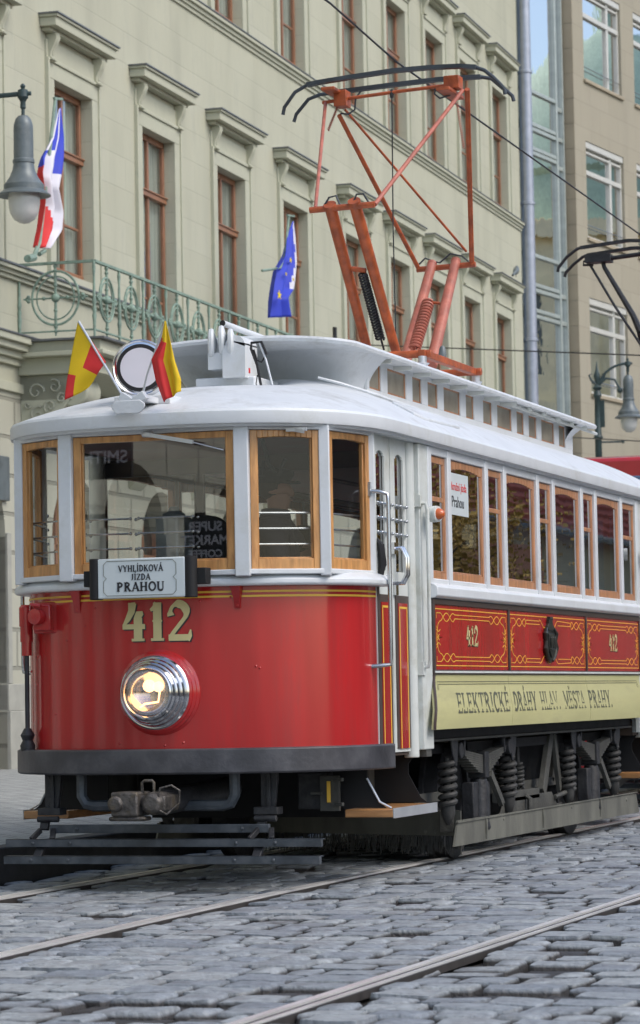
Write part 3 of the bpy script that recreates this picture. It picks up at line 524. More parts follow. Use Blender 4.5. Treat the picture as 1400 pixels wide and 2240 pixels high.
# ---- bodyside saloon
def saloon():
    ys=[1.30,1.73,2.61,3.07,3.95,4.40,5.25,5.69,6.55,7.10]
    for sx in (1,-1):
        X=1.10*sx; ys=[1.30,1.73,2.61,3.07,3.95,4.40,5.25,5.69,6.55,7.10]
        if sx<0: ys=[1.26,2.61,3.95,5.25,7.10]
        mb=MB()
        for i,y in enumerate(ys):
            mb.box(*sorted((X-sx*.05,X+sx*.008)),y-.037,y+.037,1.74,2.58)
        mb.box(*sorted((X-sx*.05,X)),1.30,7.10,2.535,2.62); mb.box(*sorted((X-sx*.05,X-.001*sx)),1.30,7.10,1.66,1.78)
        mb.build('window_post','white_paint',tram,bevel=.006,label='white posts between the saloon windows')
        for i in range(len(ys)-1):
            wide=i%2==1 or sx<0
            A,B=ys[i]+.037,ys[i+1]-.037
            P,Q=((X-sx*.012,A),(X-sx*.012,B)) if sx>0 else ((X-sx*.012,B),(X-sx*.012,A))
            frame_win(P,Q,1.752,2.532,.036 if wide else .028,.042,.075 if wide else .07,0,tram,name='side_window',glassm='glass_side' if sx>0 else 'glass_far',arch=.024 if wide else 0,mid=None if wide else 2.27,wood='wood_side',pd=.009)
        mb=MB(); pr=[(-.01,1.655),(.03,1.662),(.045,1.675),(.045,1.725),(.03,1.742),(-.005,1.752)]
        mb.add([(X+sx*o,y,z) for y in (1.285,7.12) for o,z in pr],[(i,i+1,i+7,i+6) for i in range(5)]+[(0,6,11,5),(5,4,3,2,1,0),(6,7,8,9,10,11)]); mb.build('belt_rail','white_paint',tram,bevel=.005)
        # red panels with ornament
        py=[1.315,3.075,5.275,7.085]
        mb=MB(); mb.box(*sorted((X-sx*.02,X-sx*.002)),1.30,7.10,.9,1.66); mb.box(*sorted((X-sx*.002,X+sx*.014)),1.30,7.10,1.622,1.655); mb.box(*sorted((X-sx*.002,X+sx*.014)),1.30,7.10,1.196,1.222)
        for y in py: mb.box(*sorted((X-sx*.002,X+sx*.014)),y-.016,y+.016,1.222,1.622)
        mb.build('moulding','moulding',tram,bevel=.002)
        mb=MB(); mb.box(*sorted((X+sx*.014,X+sx*.018)),1.30,7.10,1.204,1.216); mb.build('white_strip','off_white',tram)
        for k in range(3):
            a,b=py[k]+.018,py[k+1]-.018; z0,z1=1.224,1.620
            mb=MB(); mb.box(*sorted((X-sx*.002,X+sx*.004)),a,b,z0,z1); pn=mb.build('side_panel','red_paint',tram)
            if sx<0: continue
            fr=lambda u,v,w_=0:(X+.0045+w_,u,v)
            g=MB(); lw=.0058
            g.ribbon([(a+.02,z0+.025),(b-.02,z0+.025),(b-.02,z1-.025),(a+.02,z1-.025),(a+.02,z0+.025)],lw,fr,.0012)
            zc=(z0+z1)/2; m=.062
            for sy,ys_ in ((1,z0),(-1,z1)):
                for sgn,e in ((1,a),(-1,b)):
                    # crossing loops
                    c0=e+sgn*.12; pA=[];pB=[]
                    for q in range(19):
                        t=q/18; uu=c0+sgn*.30*t; w1=.026*math.sin(2*PI*t*1.0-PI/2); pA.append((uu,ys_+sy*(m+.012+w1))); pB.append((uu,ys_+sy*(m+.012-w1)))
                    g.ribbon(pA,lw*.8,fr,.0012); g.ribbon(pB,lw*.8,fr,.0014)
                    g.ribbon([(c0,ys_+sy*(m-.012)),(e+sgn*.05,ys_+sy*(m-.012)),(e+sgn*.05,ys_+sy*(m+.02))],lw*.8,fr,.0012)
                    g.ribbon([(c0,ys_+sy*(m+.038)),(e+sgn*.085,ys_+sy*(m+.055)),(e+sgn*.06,ys_+sy*(m+.10))],lw*.8,fr,.0012)
                    # side tendrils
                    zz=ys_+sy*.13
                    g.ribbon([(e+sgn*.045,zz),(e+sgn*.07,zz+sy*.02),(e+sgn*.06,zz+sy*.05),(e+sgn*.10,zz+sy*.068),(e+sgn*.16,zz+sy*.068)],lw*.8,fr,.0013)
                    g.ribbon([(e+sgn*.04,zz+sy*.02),(e+sgn*.09,zz+sy*.035),(e+sgn*.13,zz+sy*.02)],lw*.7,fr,.0014)
                    g.ribbon([(e+sgn*.045,zz+sy*.04),(e+sgn*.05,zz+sy*.075),(e+sgn*.11,zz+sy*.05)],lw*.7,fr,.0011)
                cA,cB=a+.42,b-.42
                if k==1:
                    md=(a+b)/2
                    g.ribbon([(cA,ys_+sy*(m+.038)),(cA+.04,ys_+sy*(m-.006)),(md-.26,ys_+sy*(m-.006))]+[(md-.26+.52*q/24,ys_+sy*(m+.012+.026*math.cos(2*PI*q/12+PI))) for q in range(25)]+[(cB-.04,ys_+sy*(m-.006)),(cB,ys_+sy*(m+.038))],lw*.8,fr,.0012)
                    g.ribbon([(cA,ys_+sy*(m-.014)),(cA+.04,ys_+sy*(m+.018)),(md-.26,ys_+sy*(m+.018))],lw*.8,fr,.0015); g.ribbon([(cB,ys_+sy*(m-.014)),(cB-.04,ys_+sy*(m+.018)),(md+.26,ys_+sy*(m+.018))],lw*.8,fr,.0015)
                else:
                    g.ribbon([(cA,ys_+sy*(m+.038)),(cA+.04,ys_+sy*(m+.018)),(cB-.04,ys_+sy*(m+.018)),(cB,ys_+sy*(m+.038))],lw*.8,fr,.0012)
                    g.ribbon([(cA,ys_+sy*(m-.014)),(cA+.04,ys_+sy*(m-.006)),(cB-.04,ys_+sy*(m-.006)),(cB,ys_+sy*(m-.014))],lw*.8,fr,.0012)
            g.build('gold_ornament','gold',pn,smooth=False)
            if k!=1:
                n=MB(); letter(n,'412',lambda u,v,w_=0:(X+.005+w_,u+.006,v-.005),.125,.29,(2.19,0,6.17)[k],1.376,wt=1.2,t=.0006); n.build('number_shadow','black_ink',pn,smooth=False)
                n=MB(); letter(n,'412',lambda u,v,w_=0:(X+.0062+w_,u,v),.125,.29,(2.19,0,6.17)[k],1.376,wt=1.1,t=.0008); n.build('fleet_number','cream_gold',pn,smooth=False)
            else:
                n=MB(); md=4.155; Fm=lambda u,v,w_=0:(X+.004+w_,md+u,v)
                n.prism([(-.13,1.50),(-.13,1.36),(-.09,1.31),(0,1.275),(.09,1.31),(.13,1.36),(.13,1.50)],Fm,.018)
                n.prism([(-.06,1.50),(-.09,1.53),(-.05,1.55),(-.05,1.58),(.05,1.58),(.05,1.55),(.09,1.53),(.06,1.50)],Fm,.024)
                for q in range(3): n.prism([(-.035+.035*q-.012,1.575),(-.035+.035*q,1.60),(-.035+.035*q+.012,1.575)],Fm,.03)
                n.prism([(-.08,1.48),(-.08,1.37),(0,1.31),(.08,1.37),(.08,1.48)],Fm,.03)
                for q in (-.05,0,.05): n.prism([(q-.014,1.38),(q+.014,1.38),(q+.014,1.45),(q,1.465),(q-.014,1.45)],Fm,.042)
                n.prism([(-.07,1.365),(.07,1.365),(.07,1.375),(-.07,1.375)],Fm,.042)
                for s in (-1,1): n.tube([Fm(s*.10,1.52,.015),Fm(s*.15,1.48,.02),Fm(s*.125,1.43,.02),Fm(s*.15,1.38,.02),Fm(s*.10,1.32,.02),Fm(s*.04,1.29,.02)],[.012,.02,.014,.02,.014,.01],6)
                n.build('coat_of_arms','bronze',pn,bevel=.003)
        # cream flared skirt
        prof=[(.004,1.194),(.004,1.16),(.012,1.12),(.03,1.05),(.046,.98),(.052,.92),(.05,.862)]
        def sk(o):
            t=0
            for (o0,z0),(o1,z1) in zip(prof[:-1],prof[1:]):
                if z1<=o<=z0: return o0+(o1-o0)*(z0-o)/(z0-z1)
            return prof[-1][0]
        ycut=[1.22,3.06,5.26,7.06]; yb=[1.12,2.95,5.16,6.98]
        for k in range(3):
            mb=MB(); vs=[]
            for t in (0,1):
                for o,z in prof:
                    f=(1.194-z)/.332; y=(ycut[k]*(1-f)+yb[k]*f)+.003 if t==0 else (ycut[k+1]*(1-f)+yb[k+1]*f)-.003
                    if t==0 and k==0: y=1.315-.17*min(1,f*1.15)**1.2
                    vs.append((X+sx*o,y,z))
            m=len(prof); fs=[(i,i+1,m+i+1,m+i) for i in range(m-1)]
            vs+=[(v[0]-sx*.02,v[1],v[2]) for v in vs[:2*m]]; fs+=[(2*m+i,2*m+i+1,3*m+i+1,3*m+i) for i in range(m-1)]+[(i,i+1,2*m+i+1,2*m+i) for i in range(m-1)]+[(m+i,m+i+1,3*m+i+1,3*m+i) for i in range(m-1)]+[(m-1,2*m-1,4*m-1,3*m-1)]
            mb.add(vs,fs); cp=mb.build('skirt_panel','cream',tram)
            if k==0:
                e_=MB(); e_.tube([(X+sx*(o+.002),1.315-.17*min(1,((1.194-z)/.332)*1.15)**1.2-.004,z) for o,z in prof],.009,6); e_.build('edge_trim','moulding',cp)
            if k==1 and sx>0:
                fr=lambda u,v,w_=0:(X+sk(v)+.0015+w_,u,v)
                n=MB()
                for wd,xa,xb,sl_ in (('ELEKTRICKÉ',1002,1120,.3),('DRÁHY',1127,1178,.3),('HLAV.',1186,1230,.2),('MĚSTA',1237,1284,.2),('PRAHY.',1291,1343,.3)):
                    ya=aX(xa,1540,1.15).y; yb_=aX(xb,1530,1.15).y; letter(n,wd,fr,.125,(yb_-ya)*.97,(ya+yb_)/2-.01,.955,slant=sl_,wt=(.95 if wd in('HLAV.','MĚSTA') else 1.15),t=.0008)
                n.ribbon([(1.36,1.10),(1.38,1.135),(6.9,1.135),(6.92,1.10)],.004,fr,.0008); n.ribbon([(1.34,1.10),(1.36,1.15),(6.93,1.15),(6.95,1.10)],.004,fr,.0008)
                n.build('lettering','letter_dark',cp,smooth=False)
        mb=MB(); mb.box(*sorted((X-sx*.03,X+sx*.002)),7.05,7.25,.745,2.585); mb.build('end_post','off_white',tram)
        # sole bar, skirt board, step board ends
        S=.99*sx; mb=MB(); mb.box(*sorted((S-sx*.06,S)),1.2,7.2,.80,.855); mb.box(*sorted((S-sx*.06,S+sx*.04)),1.2,7.2,.782,.798)
        for q in range(34): mb.lathe((S,1.35+.17*q,.828),(sx,0,0),[(.011,0),(.009,.006)],6)
        mb.box(*sorted((S,S+sx*.10)),1.17,1.28,.70,.86); mb.build('sole_bar','iron_dusty',tram,bevel=.003)
        Z=1.0*sx; mb=MB(); mb.prism([(2.0,.118),(7.36,.105),(7.26,.255),(2.1,.278)],lambda u,v,w_=0:(Z+sx*w_,u,v),.012)
        mb.box(*sorted((Z,Z+sx*.02)),2.08,7.28,.262,.270)
        for y in (2.75,4.25,6.0): mb.tube([(Z+sx*.014,y,.13),(Z+sx*.02,y,.2),(Z+sx*.014,y,.26)],.008,6)
        for y,z in ((3.2,.24),(5.1,.24),(6.9,.22)): mb.lathe((Z+sx*.012,y,z),(sx,0,0),[(.013,0),(.01,.006)],8)
        mb.build('skirt_board','skirt',tram)
        mb=MB(); mb.prism([(7.3,.26),(7.95,.36),(7.95,.42),(7.35,.36)],lambda u,v,w_=0:(Z*.8+sx*w_,u,v),.015); mb.build('end_board','iron_dusty',tram)
def truck():
    for sx in (1,-1):
        X=.95*sx
        for c in (2.83,6.0):
            # leaf spring
            mb=MB()
            for k in range(9):
                L=.60-.055*k; pts=[]
                for q in range(-6,7):
                    yy=L*q/6; zz=.665+.055*abs(yy)/.6-.0135*k-.0*k; pts.append((yy,zz))
                for a,b in zip(pts[:-1],pts[1:]): mb.bar((X,c+a[0],a[1]),(X,c+b[0],b[1]),.085,.0115)
            ls=mb.build('leaf_spring','iron_dusty',tram)
            mb=MB(); mb.box(X-.06,X+.06,c-.045,c+.045,.525,.695); mb.lathe((X,c,.18),(0,0,1),[(.06,0),(.075,.02),(.065,.06),(.062,.30),(.05,.34)],16); mb.box(X-.06,X+.02,c-.21,c-.09,.2,.5); mb.box(X-.06,X+.02,c+.07,c+.2,.24,.5)
            mb.build('axle_box','iron',tram,bevel=.006)
            mb=MB(); mb.bar((X+.03,c+.16,.55),(X+.03,c+.45,.34),.03,.05); mb.bar((X+.035,c+.20,.55),(X+.035,c+.49,.34),.012,.012); mb.build('brake_link','iron_dusty',tram)
            for s in (-1,1):
                y=c+s*.74
                mb=MB(); mb.coil((X,y,.64),(X,y,.37),.046,.0185,5.5,8,12); mb.lathe((X,y,.25),(0,0,1),[(.012,0),(.03,.03),(.045,.07),(.045,.12),(.02,.13),(.02,.42)],10); mb.build('coil_spring','rubber_dusty',tram)
                mb=MB(); mb.prism([(-.06*s,.79),(.10*s,.79),(.08*s,.70),(.02*s,.62),(-.02*s,.62)],lambda u,v,w_=0:(X+.05*sx-w_*sx,c+s*.70+u,v),.012); mb.lathe((X-.05*sx,c+s*.60,.715),(sx,0,0),[(.05,0),(.05,.11)],14)
                mb.bar((X,c+s*.60,.79),(X,c+s*.60,.70),.05,.05); mb.bar((X+.04*sx,c+s*.48,.78),(X+.04*sx,c+s*.50,.68),.02,.025)
                mb.build('spring_hanger','iron',tram,bevel=.004)
        # truck side frame
        mb=MB(); F=.80*sx
        for y0,z0,y1,z1 in ((1.9,.42,7.0,.42),(1.9,.75,7.0,.75),(3.2,.75,3.45,.42),(5.6,.75,5.35,.42)): mb.bar((F,y0,z0),(F,y1,z1),.03,.06)
        mb.bar((F+.1*sx,4.95,.78),(F+.1*sx,4.68,.36),.04,.10)
        mb.bar((F+.1*sx,5.05,.78),(F+.1*sx,5.2,.36),.03,.07)
        mb.box(*sorted((.84*sx,.93*sx)),3.55,4.5,.33,.40); mb.prism([(3.3,.25),(3.45,.27),(3.55,.36),(4.85,.36),(5.0,.27),(5.15,.27),(5.15,.25)],lambda u,v,w_=0:(.93*sx-sx*w_,u,v),.012)
        mb.tube([(.93*sx,4.1,.36),(.96*sx,4.1,.34),(.96*sx,4.1,.2)],.02,6)
        mb.tube([(.94*sx,4.9,.32),(.94*sx,5.5,.36)],.018,6)
        mb.box(*sorted((.86*sx,.95*sx)),2.2,2.35,.2,.33)
        for y in (2.55,2.7,6.55): mb.box(*sorted((.86*sx,.90*sx)),y,y+.05,.62,.76)
        mb.build('truck_frame','iron_dusty',tram,bevel=.003)
        for y in (3.72,3.95,4.18):
            mb=MB(); mb.coil((.86*sx,y,.58),(.86*sx,y,.41),.034,.012,6,6,10); mb.lathe((.86*sx,y,.4),(0,0,1),[(.012,0),(.012,.32),(.02,.32),(.02,.36)],8); mb.build('brake_spring','rubber_dusty',tram)
        for y in (2.83,6.0):
            mb=MB(); mb.lathe((.66*sx,y,.40),(sx,0,0),[(.43,0),(.43,.03),(.405,.035),(.40,.12),(.34,.12),(.33,.09),(.12,.08),(.10,.14),(.05,.14)],40); mb.build('wheel','iron',tram,ang=25)
    mb=MB()
    for y in (2.83,6.0): mb.lathe((-.7,y,.4),(1,0,0),[(.06,0),(.06,1.4)],12)
    mb.lathe((-.5,3.4,.42),(1,0,0),[(.26,0),(.26,1.0)],20); mb.lathe((-.5,5.4,.42),(1,0,0),[(.26,0),(.26,1.0)],20); mb.box(-.72,.72,3.0,5.9,.22,.78)
    mb.build('motor','black',tram)
    mb=MB(); mb.box(-1.02,1.02,1.15,7.25,.80,.88); mb.box(-.9,.9,.0,8.4,.70,.76); mb.box(-.62,.62,1.0,1.3,.35,.7); mb.build('underframe','black',tram)
    # diagonal guard board with brush in front of the wheels
    mb=MB(); fr=lambda u,v,w_=0:(1.0-1.9*u,2.2+.75*u+w_,v)
    mb.prism([(0,.175),(1,.175),(1,.335),(0,.335)],fr,.015)
    for u,v in ((.02,.20),(.06,.20),(.10,.20),(.14,.20),(.05,.31)): mb.lathe(fr(u,v,-.002),(0,-1,0),[(.013,0),(.011,.007)],8)
    b=mb.build('brush_board','skirt',tram)
    mb=MB()
    for q in range(520):
        u=rnd.random(); x,y,_=fr(u,0); l=.07+.06*rnd.random(); mb.bar((x,y+.005+.02*rnd.random(),.18),(x+rnd.uniform(-.015,.015),y+rnd.uniform(-.03,.02),.18-l),.0035,.0035)
    mb.build('brush','iron_dusty',b,smooth=False)
    mb=MB(); mb.box(.60,.78,.20,.45,.43,.64); jb=mb.build('junction_box','iron',tram,bevel=.008)
    mb=MB(); mb.box(.745,.86,.17,.20,.42,.62); mb.bar((.84,.15,.60),(.90,.12,.60),.02,.02); mb.bar((.84,.15,.46),(.90,.12,.46),.02,.02); mb.box(.70,.77,.13,.15,.515,.53); mb.build('mounting_plate','iron_dusty',jb,bevel=.003)
    mb=MB(); mb.box(.79,.81,.16,.168,.47,.59); mb.build('warning_mark','gold',jb)
mat('bronze',(.045,.045,.038),.35,metal=.5,var=.4,scale=30,bump=.4); mat('rubber_dusty',(.04,.04,.038),.65,var=.35,scale=20)
mat('wood_side',(.46,.215,.10),.42,var=.25,scale=5,stretch=(6,6,1),coat=.2,bump=.1,dirt=(.27,.13,.06),dscale=4)
end(True); 
XF=Matrix.Translation((0,8.4,0))@Matrix.Rotation(PI,4,'Z'); end(False); XF=None
saloon(); truck()
# ---- roof
def roof():
    hw,yc,dep=1.15,.60,1.22; N=48
    half=outl(hw,yc,dep,2.6,N); ys=[yc+(8.4-2*yc)*i/14 for i in range(1,14)]
    ring=[(hw,y) for y in reversed(ys)]+half+[(-hw,y) for y in ys]
    rear=[(-x,8.4-y) for x,y in half]; ring=ring+rear
    def loop(off):
        h2=outl(hw+off,yc,dep+off,2.6,N); return [(hw+off,y) for y in reversed(ys)]+h2+[(-hw-off,y) for y in ys]+[(-x,8.4-y) for x,y in h2]
    n=len(ring)
    rows=[]
    prof=[(-.14,2.592),(-.03,2.585),(-.02,2.60),(0,2.60),(.004,2.612),(.004,2.668),(-.006,2.684)]
    for o,z in prof: rows.append([(x,y,z) for x,y in loop(o)])
    mb=MB()
    vs=[v for r in rows for v in r]; m=n
    mb.add(vs,[(i*m+j,i*m+(j+1)%m,(i+1)*m+(j+1)%m,(i+1)*m+j) for i in range(len(rows)-1) for j in range(m)])
    mb.build('roof_fascia','white_paint',tram,bevel=0,ang=30)
    rows=[]; K=14
    for k in range(K+1):
        t=k/K; r=[]
        for x,y in loop(-.006):
            sy=min(max(y,1.35),7.05); X=x*(1-t); Y=y+(sy-y)*t; q_=min(1,max(0,(min(y,8.4-y)+Y*.6-.2)/1.6)); z=2.684+(.285+.075*q_*q_*(3-2*q_))*(1-(1-t)**2.3); z+=.004*math.sin(X*9+Y*5)*t*(1-t)
            r.append((X,Y,z))
        rows.append(r)
    mb=MB(); vs=[v for r in rows for v in r]; mb.add(vs,[(i*m+j,i*m+(j+1)%m,(i+1)*m+(j+1)%m,(i+1)*m+j) for i in range(K) for j in range(m)])
    mb.build('roof','roof_paint',tram,ang=60)
    mb=MB(); mb.prism(loop(-.27),lambda u,v,w_=0:(u,v,2.575+w_),.01); mb.build('ceiling','interior_red',tram)
    # clerestory
    for sx in (1,-1):
        X=.60*sx; wins=[]; mb=MB(); y=1.72
        seq=[.29,.46,.26,.29,.46,.26]; segs=[]
        for grp in range(2):
            for s in seq: segs.append((y,y+s-.045)); y+=s+.045+.05
            y+=.10
        yE=y
        mb.box(*sorted((X-sx*.02,X)),1.68,yE,2.93,3.0); mb.box(*sorted((X-sx*.02,X)),1.68,yE,3.165,3.21)
        prev=1.68
        for a,b in segs+[(yE,yE)]: mb.box(*sorted((X-sx*.02,X+.001*sx)),prev,a,3.0,3.165); prev=b
        c=mb.build('clerestory_side','white_paint',tram,bevel=.002)
        for a,b in segs:
            mb=MB()
            mb.box(*sorted((X-sx*.018,X-sx*.008)),a,a+.015,3.0,3.165); mb.box(*sorted((X-sx*.018,X-sx*.008)),b-.015,b,3.0,3.165); mb.box(*sorted((X-sx*.018,X-sx*.008)),a,b,3.0,3.012); mb.box(*sorted((X-sx*.018,X-sx*.008)),a,b,3.153,3.165); f=mb.build('clerestory_window','wood_side',c)
            mb=MB(); mb.add([(X-sx*.012,a,2.998),(X-sx*.012,b,2.998),(X-sx*.012,b,3.167),(X-sx*.012,a,3.167)],[(0,1,2,3)]); mb.build('pane','frosted',f,smooth=False)
        mb=MB(); mb.tube([(.68*sx,4.9,3.165),(.68*sx,7.6,3.165)],.012,6)
        mb.build('eave_rod','off_white',c)
        for q in range(13): mb=MB(); mb.box(*sorted((.6*sx,.72*sx)),1.8+.44*q,1.82+.44*q,3.16,3.185); mb.build('eave_bracket','off_white',c)
    mb=MB(); n=24
    def top(sx_w,y0,y1):
        pts=[]
        for i in range(n+1):
            a=PI*i/n; pts.append((math.copysign(abs(math.cos(a))**.45,math.cos(a))*sx_w, y0-.22*abs(math.sin(a))**.6))
        for i in range(n+1):
            a=PI*i/n; pts.append((-math.copysign(abs(math.cos(a))**.45,math.cos(a))*sx_w, y1+.22*abs(math.sin(a))**.6))
        return pts
    E=8.02
    # cambered roof slab
    def rows2(specs):
        vs=[];m=None
        for w_,y0,y1,zf in specs:
            p=top(w_,y0,y1); m=len(p); vs+=[(x,y,zf(x,y)) for x,y in p]
        return vs,m
    cam_=lambda h:(lambda x,y:h+.055*(1-(x/.75)**2))
    vs,m=rows2([(.10,1.9,6.6,cam_(3.222)),(.45,1.45,6.9,cam_(3.222)),(.66,1.22,7.15,cam_(3.222)),(.735,1.12,7.28,cam_(3.215)),(.745,1.11,7.29,cam_(3.20)),(.74,1.115,7.28,cam_(3.182)),(.60,1.30,7.1,lambda x,y:3.19)])
    mb.add(vs,[(i*m+j,i*m+(j+1)%m,(i+1)*m+(j+1)%m,(i+1)*m+j) for i in range(6) for j in range(m)]+[tuple(range(m))])
    mb.build('clerestory_roof','roof_paint',tram,ang=40)
    # scooped ends
    for rear in (0,1):
        mb=MB(); K=10; rows=[]
        for k in range(K+1):
            t=k/K; f=t**2.2; r=[]
            hwk=.57+.165*f; ext=.30+.36*f; yb=1.75
            for i in range(n+1):
                a=PI*i/n; c=math.cos(a); x=math.copysign(abs(c)**.5,c)*hwk; y=yb-ext*abs(math.sin(a))**.6
                z=2.93+(3.20-2.93)*t+.05*t*(1-(x/.75)**2); 
                if rear: x,y=-x,8.6-y
                r.append((x,y,z))
            rows.append(r)
        vs=[v for r in rows for v in r]; m=n+1
        mb.add(vs,[(i*m+j,i*m+j+1,(i+1)*m+j+1,(i+1)*m+j) for i in range(K) for j in range(m-1)]); mb.build('clerestory_end','roof_paint',tram,ang=50)
    # cables and pad on the roof
    def rz(x,y): 
        t=1-abs(x)/1.145; return 2.684+.36*(1-(1-t)**2.3)
    mb=MB(); mb.tube([(x,y,rz(x,y)+.012) for x,y in ((.50,1.0),(.62,1.05),(.72,1.2),(.80,1.45),(.86,1.6))],.009,6); mb.tube([(x,y,rz(x,y)+.012) for x,y in ((.58,1.35),(.70,1.45),(.80,1.6),(.86,1.85),(.90,2.1))],.009,6); mb.build('roof_cable','roof_paint',tram)
    mb=MB(); mb.prism([(.86,1.35),(1.0,1.35),(1.04,1.45),(1.02,2.3),(.98,2.4),(.90,2.3)],lambda u,v,w_=0:(u,v,rz(u,v)-.005+w_*1),.022); mb.build('roof_pad','roof_paint',tram,bevel=.006)
roof()
# ---- interior
def interior():
    mb=MB(); 
    fr=lambda s,z,o:(s,1.32+o,z)
    wall_holes(mb,-1.06,1.06,.85,2.58,[(-1.02,-.42,1.5,2.47),(-.36,.36,.85,2.47),(.42,1.02,1.5,2.47)],.04,fr); mb.build('bulkhead','interior',tram,smooth=False)
    mb=MB(); fr=lambda s,z,o:(s,7.08+o,z); wall_holes(mb,-1.06,1.06,.85,2.58,[(-.95,-.45,1.75,2.45),(-.33,.33,.85,2.45),(.45,.95,1.75,2.45)],.04,fr); mb.build('bulkhead','interior',tram,smooth=False)
    mb=MB(); mb.box(-1.04,1.04,1.3,7.1,.89,.92); mb.build('saloon_floor','interior',tram)
    for sx in (1,-1):
        mb=MB(); mb.box(*sorted((1.07*sx,1.04*sx)),1.35,7.05,.92,1.74); mb.box(*sorted((1.04*sx,.62*sx)),1.5,6.9,1.30,1.36); mb.build('bench','interior',tram,bevel=.01)
    a=aY(352,1120,.05); b=aY(404,1225,.05); mb=MB(); mb.box(a.x,b.x,-.05,.2,.85,a.z-.03); mb.lathe(((a.x+b.x)/2,.07,a.z-.04),(0,0,1),[(.07,0),(.07,.03),(.03,.04),(.03,.07)],20); mb.build('controller','lamp_grey',tram,bevel=.02)
    a=aY(402,1128,.35); b=aY(494,1225,.35); mb=MB(); w_=(b.x-a.x)/2; mb.prism([(a.x,.85),(b.x,.85),(b.x,a.z-.12)]+arcp((a.x+b.x)/2,a.z-.12,w_,.12,0,180,12)+[(a.x,a.z-.12)],lambda u,v,q=0:(u,.45-q,v),.12); mb.build('added_dark_backing','black',tram)  # added black backing that blocks the view through, so mirrored letters show
    mb=MB(); mb.tube([(.30,.25,2.57),(.30,.25,2.40),(.34,.25,2.34),(.40,.25,2.36),(.41,.25,2.45)],.012,8); mb.tube([(.42,.2,2.57),(.46,.2,2.42),(.52,.2,2.36),(.56,.2,2.45)],.014,8); mb.build('ceiling_strap','rubber',tram)
    mb=MB()
    for x in (-.4,.4): mb.tube([(x,1.4,2.42),(x,7,2.42)],.013,8)
    mb.build('grab_rail','steel',tram)
interior()
# ---- marker disc, horn, brackets on the front roof
c=(-.105,-.36,2.955)
mb=MB(); mb.lathe(c,(.25,-1,.0),[(.12,-.10),(.15,-.09),(.163,-.03),(.163,.03),(.155,.040),(.147,.034),(.140,.036)],48); md=mb.build('marker_lamp','chrome',tram,ang=25)
mb=MB(); mb.lathe(c,(.25,-1,.0),[(.136,.02),(.136,.037),(.113,.038)],48); mb.build('lamp_ring','rubber',md)
mb=MB(); mb.lathe(c,(.25,-1,.0),[(.114,.037),(.114,.040),(.0,.041)],48); mb.build('lamp_face','flag_white',md)
mb=MB(); mb.box(-.24,.10,-.44,-.18,2.74,2.79); mb.box(-.13,.03,-.62,-.30,2.74,2.775); mb.prism([(-.15,2.70),(-.12,2.665),(.02,2.665),(.05,2.70),(.05,2.72),(.02,2.74),(-.12,2.74),(-.15,2.72)],lambda u,v,w_=0:(u,-.703+w_,v),.012)
mb.bar((-.12,-.63,2.775),(-.05,-.63,2.73),.05,.05); mb.bar((.03,-.63,2.775),(-.04,-.63,2.73),.05,.05)
mb.build('flag_holder','roof_paint',tram,bevel=.004)
def horn():
    Y=.75; P=lambda x,y,Yy=Y:aY(x,y,Yy)
    a=P(497,830); b=P(545,735)
    mb=MB(); x0,x1=a.x,b.x; z0,z1=a.z,b.z
    pl=[(x0,z0)]+[(x1,z0),(x1,z1-.05)]+arcp((x0+x1)/2+.01,z1-.06,(x1-x0)/2-.01,.06,0,180,10)[0:]+[(x0,z1-.05)]
    mb.prism(pl,lambda u,v,w_=0:(u,Y-.08+w_,v),.22); hb=mb.build('horn_box','white_paint',tram,bevel=.006)
    mb=MB()
    for k,(px,py) in enumerate(((470,752),(492,745),(512,752))):
        q=P(px,py); mb.lathe((q.x,Y-.02,q.z),(-1,-.35,0),[(.02,-.02),(.085,0),(.092,.012),(.085,.028),(.05,.035)],24)
    q=P(468,785); mb.box(q.x-.02,q.x+.12,Y-.05,Y+.06,q.z-.07,q.z+.03); mb.build('air_horn','white_paint',hb)
    q=P(535,752); r=MB(); r.box(x1-.005,x1+.004,Y-.02,Y+.0,z0+.03,z0+.06); r.build('red_mark','flag_red',hb)
    a=P(430,868); b=P(560,822); mb=MB(); mb.box(a.x,b.x,Y-.02,Y+.5,a.z-.06,b.z); mb.build('roof_box','roof_paint',tram,bevel=.01)
    a=P(520,880,.3); b=P(607,862,.3); mb=MB(); mb.box(a.x,b.x,.3,.55,a.z-.06,b.z-.03); mb.build('roof_box','roof_paint',tram,bevel=.02)
    e=P(487,707,.8); f=aY(640,764,2.0); mb=MB(); mb.tube([e,e+(f-e)*1.6],.019,12); rp=mb.build('stowed_pole','white_paint',tram)
    mb=MB(); d=(f-e).normalized(); mb.lathe(e-d*.002,d,[(.0185,0),(.0185,.001)],12); mb.build('pole_end','rubber',rp)
    mb=MB(); g=lambda px,py:aY(px,py,.45); mb.tube([g(550,858),g(577,855)],.007,6); mb.tube([g(573,855),g(563,800),g(549,762),g(550,750),g(572,748),g(584,776)],.0085,8); mb.tube([g(555,765),g(562,788),g(572,792),g(580,780)],.006,6); mb.tube([g(563,820),g(560,840),g(568,856)],.003,6); mb.build('hook','rubber',tram)
    mb=MB(); mb.tube([g(567,748),g(582,788),g(596,842)],.006,6); mb.build('stay_rod','white_paint',tram)
horn()
# side indicator lamps
for X,y,z in ((1.155,1.18,2.158),(1.155,7.15,2.155)):
    mb=MB(); mb.lathe((X-.01,y,z),(1,-.25,0),[(.048,0),(.05,.02),(.044,.03),(.05,.034),(.048,.05)],20); il=mb.build('indicator_lamp','off_white',tram)
    mb=MB(); mb.lathe((X+.035,y-.01,z),(1,-.25,0),[(.036,0),(.033,.02),(.018,.04),(.004,.046)],18); mb.build('amber_lens','amber',il)
